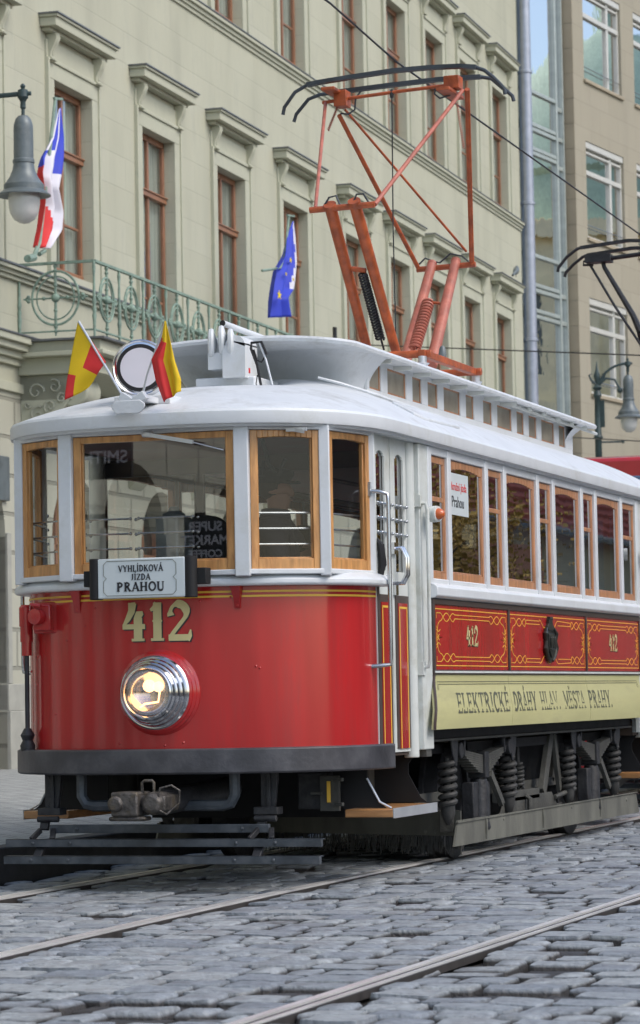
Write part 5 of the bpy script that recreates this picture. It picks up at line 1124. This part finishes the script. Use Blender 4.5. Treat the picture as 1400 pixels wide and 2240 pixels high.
def tree(x,y,h,rad,sd,label):
    r=random.Random(sd); t=thing('autumn_tree',label,'tree',(x,y,0),0,'autumn trees across the street')
    mb=MB(); mb.tube([(0,0,-.05),(.05,0,h*.3),(-.05,.1,h*.6),(0,0,h*.9)],[.18,.14,.09,.03],10)
    for k in range(9):
        a=r.uniform(0,2*PI); z=h*r.uniform(.3,.7); mb.tube([(0,0,z),(rad*.4*math.cos(a),rad*.4*math.sin(a),z+.8),(rad*.8*math.cos(a),rad*.8*math.sin(a),z+1.4)],[.07,.04,.015],6)
    mb.build('trunk','bark',t)
    mb=MB(); cl=[(r.gauss(0,.5)*rad,r.gauss(0,.5)*rad,h*.62+r.gauss(0,.24)*h*.9) for _ in range(55)]
    for c in cl:
        if c[2]<1.2: continue
        for _ in range(120):
            p=Vector((c[0]+r.gauss(0,.36),c[1]+r.gauss(0,.36),c[2]+r.gauss(0,.26))); u=Vector((r.gauss(0,1),r.gauss(0,1),r.gauss(0,1))).normalized()*.045; v=u.cross(Vector((r.gauss(0,1),r.gauss(0,1),1))).normalized()*.04
            mb.add([p-u,p+v,p+u,p-v],[(0,1,2,3)])
    mb.build('crown','leaf_gold',t,smooth=False)
tree(12.5,31,5.4,2.0,1,'autumn tree nearest the tram front across the street'); tree(12.2,36.5,5.8,2.2,2,'autumn tree in the middle of the row across the street'); tree(12.6,42,5.2,1.9,3,'autumn tree farthest along the row across the street')
# shop signs behind the viewpoint, seen mirrored in the windscreen
def refl(px,py,Yp,Ys):
    P=aY(px,py,Yp); V=Vector((CO.x,2*Yp-CO.y,CO.z)); d=P-V; return V+d*((Ys-V.y)/d.y)
def board(name,label,px0,py0,px1,py1,lines,Ys):
    a=refl(px0,py0,-.455,Ys); b=refl(px1,py1,-.455,Ys)
    x0,x1=sorted((a.x,b.x)); z0,z1=sorted((a.z,b.z)); t=thing(name,label,'sign')
    mb=MB(); mb.box(x0,x1,Ys-.06,Ys,z0,z1); mb.build('board','black',t)
    mb=MB(); mb.tube([(x0,Ys-.03,z1+.05),(x0-6,Ys-.03,z1+.05)],.03,8); mb.box(x0,x1,Ys-.05,Ys-.01,z1,z1+.05); mb.build('bracket','iron',t)
    n=len(lines); H=(z1-z0)
    for i,(s,sz,cz) in enumerate(lines):
        o=((x0+x1)/2,Ys+.004,z0+H*cz); font_mesh(s,sz*H,plane(o,(-1,0,0),(0,0,1)),'lettering','flag_white',t,.002,bold=.004)
board('projecting_sign','black hanging board lettered SUPER MARKET COFFEE, mirrored in the windscreen',402,1228,492,1128,[('SUPER',.30,.68),('MARKET',.30,.37),('COFFEE',.24,.08)],-17)
board('projecting_sign','black hanging board lettered SMITH, mirrored in the windscreen',168,1050,285,958,[('SMITH',.45,.40)],-17)
# ================================================================ LAMPS, FLAGS, WIRES
KL=.64; KS=.77
def lamp(base,ax,zt,side,label,zp0):
    # ax: horizontal vector from post to lamp ; base: post xy
    t=thing('street_lamp',label,'street lamp',(base[0],base[1],0),0,'street lamps with hanging bells'); a=Vector(ax); L=a.length; u=a.normalized()
    f=lambda q,z:(u.x*q,u.y*q,z)
    mb=MB(); mb.lathe((0,0,0),(0,0,1),[(.18,0),(.18,.5),(.10,.6),(.085,2.5),(.11,2.6),(.08,2.7),(.07,zp0-1.0),(.10,zp0-.95),(.07,zp0-.9),(.06,zp0-.15),(.09,zp0-.10),(.06,zp0),(.10,zp0+.06),(.03,zp0+.12)],16)
    mb.lathe((0,0,zp0+.1),(0,0,1),[(.02,0),(.05,.12),(.07,.2),(.03,.32),(.005,.5)],10)
    for s in (-1,1): mb.tube([f(s*.02,zp0+.12),f(s*.12,zp0+.22),f(s*.16,zp0+.32),f(s*.10,zp0+.34)],[.03,.025,.02,.01],8)
    mb.tube([f(.05,zp0-1.05),f(.5,zp0-1.05)],.02,6); mb.ball(f(.5,zp0-1.05),.035,5)
    mb.box(.02,.14,-.03,.03,zp0-.75,zp0-.2)
    mb.build('post','lamp_green',t)
    mb=MB(); mb.tube([f(.0,zp0-.05)]+[f(L*(1-math.cos(R(90*i/10)))*1.0,zp0-.05+(zt-.0-zp0+.05)*math.sin(R(90*i/10))) for i in range(1,11)],.028,8)
    mb.tube([f(.02,zp0+.1),f(.18,zp0+.25),f(.36,zp0+.22),f(.45,zp0+.05)],.025,8); mb.ball(f(.46,zp0),.06,6)
    mb.build('arm','lamp_green',t)
    mb=MB(); o=f(L,zt); mb.lathe(o,(0,0,-1),[(r*KL,h*KS) for r,h in [(.02,-.14),(.045,-.11),(.03,-.07),(.085,-.05),(.095,.05),(.06,.09),(.045,.12),(.05,.20),(.03,.22),(.03,.30)]],14); mb.tube([f(L-.09,zt),f(L+.09,zt)],.024,8)
    mb.build('hanger','lamp_green',t)
    q=zt-.30*KS; mb=MB(); mb.lathe((o[0],o[1],q),(0,0,-1),[(r*KL,h*KS) for r,h in [(.01,0),(.08,.015),(.13,.06),(.16,.14),(.165,.22),(.168,.62),(.185,.64),(.185,.68),(.172,.69),(.19,.78),(.24,.88),(.30,.95),(.34,.99),(.34,1.06),(.45,1.13),(.45,1.145),(.34,1.12),(.28,1.10)]],40); mb.build('bell','lamp_grey',t,ang=30)
    mb=MB(); mb.lathe((o[0],o[1],q),(0,0,-1),[(r*KL,h*KS) for r,h in [(.26,1.10),(.27,1.16),(.265,1.26),(.24,1.38),(.18,1.47),(.09,1.52),(.005,1.535)]],32); mb.build('globe','opal',t)
    return t
def dep(px,py,d):
    r=ray(px,py); return CO+r*(d/r.dot(FW))
# left: bell 117 px wide -> .9 m ; height scale
KL=.64; dl=6500*.9*KL/117; A=dep(50,205,dl); lamp((A.x-1.6,A.y-.3),(1.6,.3,0),A.z,1,'grey bell street lamp at the left edge beside the tricolour flag',A.z-.9)
dr=6500*.9*KL/62; A=dep(1373,795,dr); B=dep(1305,795,dr); lamp((B.x,B.y),(A.x-B.x,A.y-B.y,0),A.z,1,'grey bell street lamp on a green post behind the tram roof at right',dep(1305,855,dr).z)
# flags on the tram roof
def cloth(name,fn,nu,nv,matfn,mats,parent,th=.0015):
    mb=MB()
    vs=[fn(i/nu,j/nv) for i in range(nu+1) for j in range(nv+1)]; fs=[];ms=[]
    for i in range(nu):
        for j in range(nv):
            fs.append((i*(nv+1)+j,(i+1)*(nv+1)+j,(i+1)*(nv+1)+j+1,i*(nv+1)+j+1)); ms.append(matfn((i+.5)/nu,(j+.5)/nv))
    mb.v=[tuple(v) for v in vs]; mb.f=fs; mb.m=ms
    o=mb.build(name,mats,parent,ang=80); s=o.modifiers.new('solid','SOLIDIFY'); s.thickness=th; return o
YF=-.60
def quadcloth(TL,TR,BR,BL,wav,Y,ph):
    # corners as pixels on a plane
    c=[aY(*p,Y) for p in (TL,TR,BR,BL)]
    def fn(u,v):
        p=(c[0]*(1-u)+c[1]*u)*(1-v)+(c[3]*(1-u)+c[2]*u)*v
        return p+Vector((0,wav*math.sin(u*9+ph+v*2)*(.3+.7*v),0))+Vector((wav*.25*math.sin(v*7+ph),0,0))
    return fn
f1=thing('flag','red and yellow paper flag leaning left on the tram roof','flag',(0,0,0),0,'flags above the tram front')
mb=MB(); mb.tube([aY(172,703,YF),aY(237,812,YF),aY(276,880,YF)],.007,8); mb.build('staff','alu',f1)
def fn1(u,v):
    # u along the staff edge (top to bottom), v away from it
    a=aY(171,702,YF); b=aY(232,792,YF); fa=aY(144,876,YF); fb=aY(192,848,YF)
    s=a.lerp(b,u); t=fa.lerp(fb,u); p=s.lerp(t,v); p.y+=.018*math.sin(v*5+u*4)*v; p.x+=-.012*math.sin(v*PI)*(1-u); return p
cloth('cloth',fn1,24,24,lambda u,v:0 if (u>.5 and v<.5) or (v>.66 and u<.34) else 1,['flag_red','flag_yellow'],f1)
f2=thing('flag','red and yellow paper flag hanging limp in front of the round lamp','flag',(0,0,0),0,'flags above the tram front')
mb=MB(); mb.tube([aY(362,703,YF-.02),aY(322,820,YF),aY(309,876,YF)],.007,8); mb.build('staff','alu',f2)
def fn2(u,v):
    A=[(360,702),(352,745),(329,786),(338,830),(357,880)]; Bp=[(363,702),(376,755),(384,790),(396,830),(395,856)]
    k=min(3,int(v*4)); t=v*4-k; a=aY(*A[k],YF-.03).lerp(aY(*A[k+1],YF-.03),t); b=aY(*Bp[k],YF-.03).lerp(aY(*Bp[k+1],YF-.03),t)
    p=a.lerp(b,u); p.y+=.016*math.sin(u*11+v*2)*min(1,v*2); return p
cloth('cloth',fn2,20,28,lambda u,v:0 if u<.5 and v>.22+.1*u else 1,['flag_red','flag_yellow'],f2)
# national flags on the building
def wflag(label,kind,off):
    t=thing('flag',label,'flag'); P=lambda x,y:on(x,y,tuple(N1),c1+off)
    if kind=='cz':
        mb=MB(); mb.tube([P(62,562),P(75,560),P(86,530),P(112,300),P(121,215)],[.03,.03,.03,.025,.02],8); mb.bar(P(118,215),P(136,217),.03,.03); mb.tube([P(60,566),P(74,563)],.05,8); mb.tube([P(86,556),P(98,548)],.03,8); mb.build('flag_pole','green_iron',t)
        L=[(129,238),(112,300),(86,345),(82,375),(90,440),(84,500),(80,540)]; Rr=[(133,236),(137,300),(136,345),(124,420),(136,470),(136,505),(106,545)]
        def col(u,v):
            if v<.28: return 2 if u<.2 else (0 if u<.45 else (2 if u<.62 else 0))
            if v<.42: return 0 if u<.3-(.3*(v-.28)) else (2 if u<.72 else 0)
            if v<.52 and u<.16: return 1
            if u<.18+.55*max(0,v-.55)*1.5: return 1
            return 2
        mats=['flag_blue','flag_red','flag_white']
    else:
        mb=MB(); mb.tube([P(573,592),P(590,590),P(613,586),P(624,555),P(632,470)],[.02,.02,.02,.022,.02],8); mb.bar(P(628,471),P(643,473),.03,.03); mb.build('flag_pole','green_iron',t)
        L=[(640,484),(626,520),(618,560),(596,592),(592,620),(590,660),(589,695)]; Rr=[(642,484),(644,520),(644,560),(645,600),(643,635),(630,650),(641,693)]
        def col(u,v): return 1 if (.78+.06*math.sin(v*6)<u<.92 and v<.68) else 0
        mats=['flag_blue','flag_white']
    def fn(u,v):
        k=min(5,int(v*6)); q=v*6-k; a=P(*L[k]).lerp(P(*L[k+1]),q); b=P(*Rr[k]).lerp(P(*Rr[k+1]),q); p=a.lerp(b,u)
        w_=.07*math.sin(u*15+v*3)*min(1,v*2.5); return p+N1*w_
    o=cloth('cloth',fn,34,40,col,mats,t)
    if kind=='eu':
        for (x,y,r) in ((597,646,.075),(622,570,.045),(612,600,.03),(628,612,.03)):
            c=P(x,y)+N1*.10; mb=MB(); fr=plane(c,tuple(U1),(0,0,1)); pl=[((r if i%2==0 else r*.42)*math.sin(PI*i/5)*1.6,(r if i%2==0 else r*.42)*math.cos(PI*i/5)) for i in range(10)]
            mb.prism(pl,lambda u,v,w_=0:c+U1*u+Vector((0,0,v))+N1*w_,.01); mb.build('star','star',t,smooth=False)
    return t
wflag('white blue and red flag hanging above the balcony corner','cz',1.0)
wflag('deep blue flag with yellow stars hanging from the facade','eu',1.0)
# wires
def wire(pts,r,label,cat='wire'):
    mb=MB(); P=[]
    for a,b in zip(pts[:-1],pts[1:]):
        for i in range(8): P.append(Vector(a).lerp(Vector(b),i/8))
    P.append(Vector(pts[-1])); mb.tube(P,r,6); tag(mb.build('overhead_wire','iron',None),label,cat,None)
wire([(0,-30,5.85),(0,2.9,5.76),(0,4.42,5.66),(0,12.6,5.56),(0,40,5.7)],.0075,'thick contact wire touching the orange current collector')
s0=to1(730,752,.0); P0=N1*(c1)+U1*s0[0]+Vector((0,0,s0[1])); d0=dep(1420,778,45)
wire([P0,d0],.012,'thin span wire crossing behind the orange frame toward the stone building')
mb=MB(); mb.box(0,.05,s0[0]-.05,s0[0]+.05,s0[1]-.3,s0[1]+.3); mb.tube([(.05,s0[0],s0[1]-.1),(.25,s0[0]+.3,s0[1]-.1)],.03,6); wb=mb.build('wire_hook','iron',bl)
a=dep(1215,955,60); b=dep(1420,966,52); wire([a,b],.012,'thin span wire crossing the far street lamp post')
# pigeon
s,z=to1(1128,602,.3); P=N1*(c1+.3)+U1*s+Vector((0,0,z)); pg=thing('pigeon','dark pigeon perched on the last window hood by the drainpipe','bird',tuple(P),0)
mb=MB(); u=U1; v=Vector((0,0,1)); 
mb.tube([P*0-u*.16+v*.02,P*0-u*.05+v*.06,u*.05+v*.10,u*.12+v*.16,u*.14+v*.21,u*.17+v*.22],[.012,.055,.075,.06,.035,.012],10); mb.tube([-u*.30-v*.04,-u*.14+v*.03],[.03,.035],6); mb.tube([u*.02+v*.05,u*.02-v*.03],.008,5); mb.tube([u*.05+v*.05,u*.05-v*.03],.008,5)
mb.build('body','lamp_grey',pg)
# ================================================================ SECOND TRAM
t2=thing('red_tram','modern red tram with a black current collector following behind the old one','tram',(0,0,0))
Y=11.0; hw=1.2
def sec(y,k,top=3.25): return [(-hw*k,y,.35),(hw*k,y,.35),(hw*k,y,2.9),(hw*k*.98,y,3.10),(hw*k*.88,y,top),(-hw*k*.88,y,top),(-hw*k*.98,y,3.10),(-hw*k,y,2.9)]
mb=MB(); S=[sec(Y,.86,3.23),sec(Y+.15,.95,3.26),sec(Y+.6,1,3.27),sec(Y+14,1,3.27)]; vs=[q for s in S for q in s]
mb.add(vs,[(i*8+j,i*8+(j+1)%8,(i+1)*8+(j+1)%8,(i+1)*8+j) for i in range(3) for j in range(8)]+[tuple(range(7,-1,-1)),tuple(range(24,32))]); mb.build('body','tram_red',t2,bevel=.03)
mb=MB(); mb.prism([(-1.0,1.5),(1.0,1.5),(.98,3.06),(-.98,3.06)],lambda u,v,w_=0:(u,Y-.02+w_,v),.03); mb.build('windscreen','blue_grey',t2,bevel=.02)
mb=MB(); 
for x in (-1,1):
    for k in range(8): mb.box(*sorted((x*hw,x*(hw+.01))),Y+1+1.5*k,Y+2.2+1.5*k,1.6,2.8)
mb.build('side_glass','blue_grey',t2)
mb=MB()
for y in (13,22): 
    for x in (-.8,.8): mb.lathe((x,y,.35),(1,0,0),[(.35,-.05),(.35,.05)],24)
mb.build('wheel','iron',t2)
for s in (-1,1):
    mb=MB(); mb.lathe((s*.7,Y,1.0),(0,-1,0),[(.12,0),(.12,.03),(.09,.04)],20); mb.build('headlamp','chrome',t2)
YP=12.6; Pp=lambda x,y,o=0:aY(x,y,YP+o)
mb=MB(); mb.tube([(-.5,YP+.9,3.35),(.5,YP+.9,3.35)],.04,8); mb.box(-.5,.5,YP-.2,YP+1.4,3.27,3.33); pb=mb.build('pantograph','iron',t2)
for pts,o in (([(1220,595),(1222,585),(1240,562),(1262,545),(1270,542)],-.12),([(1235,606),(1238,596),(1255,578),(1275,562),(1285,558)],.12)):
    mb=MB(); mb.tube([Pp(x,y,o) for x,y in pts],.016,8); Q=Pp(*pts[-1],o); mb.bar(Q,Vector((-.1,Q.y,Q.z+.04)),.05,.03); mb.bar(Vector((-.1,Q.y,Q.z+.04)),Vector((-Q.x,Q.y,Q.z)),.05,.03); mb.tube([(-Q.x,Q.y,Q.z),(-Q.x+.1,Q.y,Q.z-.03),(-Q.x+.2,Q.y,Q.z-.18)],.016,8); mb.build('contact_strip','iron',pb)
q=Pp(1285,566); mb=MB(); mb.tube([q,Pp(1330,566),Vector((.5,YP,q.z+.05))],.022,8); mb.box(Pp(1283,575).x,Pp(1338,575).x,YP-.08,YP+.08,Pp(1310,575).z,Pp(1310,558).z); mb.tube([Pp(1278,570),Pp(1276,580),Pp(1298,580)],.012,6); mb.build('head_frame','iron',pb)
mb=MB(); mb.tube([Pp(1318,570),Pp(1322,585),Pp(1385,690),Pp(1400,725)],[.022,.022,.03,.034],8); k=Pp(1400,725); mb.tube([k,Vector((k.x+.05,YP+.9,3.4))],.034,8); mb.build('arm','iron',pb)
mb=MB(); mb.tube([Pp(1290,578),Pp(1345,670),Pp(1402,755)],.013,8); mb.build('control_rod','iron',pb)
# bollard seen under the tram
A=aZ(335,1838,.2)
A=Vector((-1.9,7.5,.2)); 
# ================================================================ PEOPLE
def chain(name,verts,edges,rad,m,parent,sub=2):
    me=bpy.data.meshes.new(name); me.from_pydata(verts,edges,[]); o=bpy.data.objects.new(name,me); sc.collection.objects.link(o); o.parent=parent
    md=o.modifiers.new('skin','SKIN'); md.use_smooth_shade=True
    if not me.skin_vertices: me.attributes.new('skin','FLOAT',"POINT") if False else None
    return o,md
def skinned(name,joints,m,parent,sub=2):
    # joints: dict id->(pos,parent,radius)
    ids=list(joints); ix={k:i for i,k in enumerate(ids)}
    me=bpy.data.meshes.new(name); me.from_pydata([joints[k][0] for k in ids],[(ix[k],ix[joints[k][1]]) for k in ids if joints[k][1]],[])
    o=bpy.data.objects.new(name,me); sc.collection.objects.link(o); o.parent=parent; o.modifiers.new('skin','SKIN').use_smooth_shade=True
    for k,v in zip(ids,me.skin_vertices[0].data):
        r=joints[k][2]; v.radius=(r,r) if not isinstance(r,tuple) else r; v.use_root=(joints[k][1] is None)
    s=o.modifiers.new('sub','SUBSURF'); s.levels=sub; s.render_levels=sub
    me.materials.append(MT[m]); return o
def person(label,loc,rz,top,legs,hair='hair',cap=None,arm='rest',group=None):
    t=thing('person',label,'person',loc,rz,group)
    J={'pel':((0,0,.08),None,.13),'bel':((0,.01,.24),'pel',.12),'che':((0,.0,.42),'bel',.13),'nb':((0,.0,.54),'che',.065),'nk':((0,.015,.60),'nb',.052),
       'h1':((0,.03,.68),'nk',.072),'h2':((0,.025,.75),'h1',.085),'h3':((0,.02,.81),'h2',.068),'nose':((0,.125,.715),'h2',.013),'chin':((0,.095,.655),'h1',.03)}
    C={'pel':((0,0,.08),None,.18),'bel':((0,.01,.24),'pel',.175),'che':((0,.0,.42),'bel',.19),'nb':((0,.0,.56),'che',.11),'co':((0,.01,.625),'nb',.075)}
    for s,n in ((-1,'l'),(1,'r')):
        el,wr=((s*.25,.06,.25),(s*.16,.30,.22)) if arm=='rest' or s<0 else ((s*.30,.10,.36),(s*.22,.26,.56))
        J[n+'sh']=((s*.17,0,.47),'che',.055); J[n+'el']=(el,n+'sh',.042); J[n+'wr']=(wr,n+'el',.027)
        J[n+'ear']=((s*.085,.02,.73),'h2',.012)
        w0=Vector(wr); d=(w0-Vector(el)).normalized(); side=Vector((1,0,0)); pm=w0+d*.06; J[n+'pm']=(tuple(pm),n+'wr',.026)
        for q,(ox,L) in enumerate(((-.027,.06),(-.009,.072),(.009,.068),(.027,.052))):
            k=pm+d*.035+side*ox; J[f'{n}f{q}']=(tuple(k),n+'pm',.010); J[f'{n}g{q}']=(tuple(k+d*L*.5+Vector((0,0,-.008))),f'{n}f{q}',.008); J[f'{n}t{q}']=(tuple(k+d*L*.85+Vector((0,0,-.03))),f'{n}g{q}',.007)
        J[n+'th']=(tuple(w0+d*.03-side*s*.035),n+'pm',.010); J[n+'tt']=(tuple(w0+d*.07-side*s*.05),n+'th',.008)
        C[n+'sh']=((s*.185,0,.50),'che',.095); C[n+'el']=(el,n+'sh',.075); C[n+'wr']=(tuple(w0-d*.02),n+'el',.042)
        J[n+'hp']=((s*.09,.05,.06),'pel',.08); J[n+'kn']=((s*.11,.44,.08),n+'hp',.058); J[n+'an']=((s*.11,.46,-.34),n+'kn',.038); J[n+'to']=((s*.12,.60,-.39),n+'an',.03)
    skinned('body',J,'skin',t); skinned('jacket',C,top,t)
    mb=MB(); mb.lathe((0,.0,.44),(0,.06,1),[(.19,0),(.17,.05),(.125,.10),(.095,.14),(.085,.19),(.07,.195)],20); mb.build('collar',top,t)
    T={'pel':((0,.02,.07),None,.15)}
    for s,n in ((-1,'l'),(1,'r')): T[n+'hp']=((s*.09,.06,.06),'pel',.10); T[n+'kn']=((s*.11,.44,.08),n+'hp',.075); T[n+'an']=((s*.11,.46,-.30),n+'kn',.055)
    skinned('trousers',T,legs,t)
    mb=MB(); mb.ball((0,-.0,.775),.10,10,(.93,1.02,.95)); 
    for i,v in enumerate(mb.v):
        if v[1]>.035 and v[2]<.80: mb.v[i]=(v[0],.035,v[2])
        if v[2]<.70: mb.v[i]=(v[0],min(v[1],-.02),max(v[2],.69))
    mb.build('hair',hair,t)
    mb=MB()
    for s in (-1,1): mb.ball((s*.032,.098,.745),.010,5)
    mb.build('eyes','black',t); mb=MB(); mb.tube([(-.022,.104,.683),(0,.109,.682),(.022,.104,.683)],.005,6); mb.build('mouth','peach',t)
    if cap:
        mb=MB(); mb.lathe((0,.0,.785),(0,.05,1),[(.098,0),(.105,.02),(.125,.06),(.12,.08),(.06,.095),(.0,.10)],24); mb.box(-.07,.07,.08,.16,.785,.795); mb.build('cap',cap,t,bevel=.01)
    return t
p=aY(598,1075,.62); person('driver in a dark coat and peaked cap seen through the right front window',(p.x,.62,p.z-.74),R(-75),'dark_cloth','dark_cloth',cap='black')
p=aY(650,1185,1.15); person('passenger in an olive coat low behind the driver',(p.x-.12,1.62,p.z-.74),R(-60),'olive_cloth','blue_cloth')
for i,(px,py,y,rz,top,lab,arm) in enumerate(((1000,1130,2.25,R(160),'grey_cloth','passenger in a grey knit pullover gesturing behind the first wide side window','up'),(1078,1150,2.85,R(180),'olive_cloth','passenger with pale face behind the second narrow side window','rest'),(1185,1155,4.15,R(170),'blue_cloth','passenger in a blue jacket behind the third narrow side window','rest'))):
    q=aX(px,py,.80); person(lab,(.60,q.y-.3,q.z-.74),rz,top,'dark_cloth',arm=arm,group=None)
# paper sign inside the first wide window
nt_=thing('paper_notice','white paper with red and dark writing taped on the first wide side window','notice',(0,0,0))
mb=MB(); a=aX(984,1035,1.06); b=aX(1016,1132,1.06); mb.box(1.0805,1.0825,a.y-.16,b.y+.02,b.z,a.z); mb.build('paper','sign_white',nt_)
yc=(a.y-.16+b.y+.02)/2
font_mesh('Okružní jízda',.075,plane((1.084,yc,b.z+.155),(0,1,0),(0,0,1)),'lettering','flag_red',nt_,.0005); font_mesh('Prahou',.10,plane((1.084,yc,b.z+.05),(0,1,0),(0,0,1)),'lettering','black_ink',nt_,.0005)
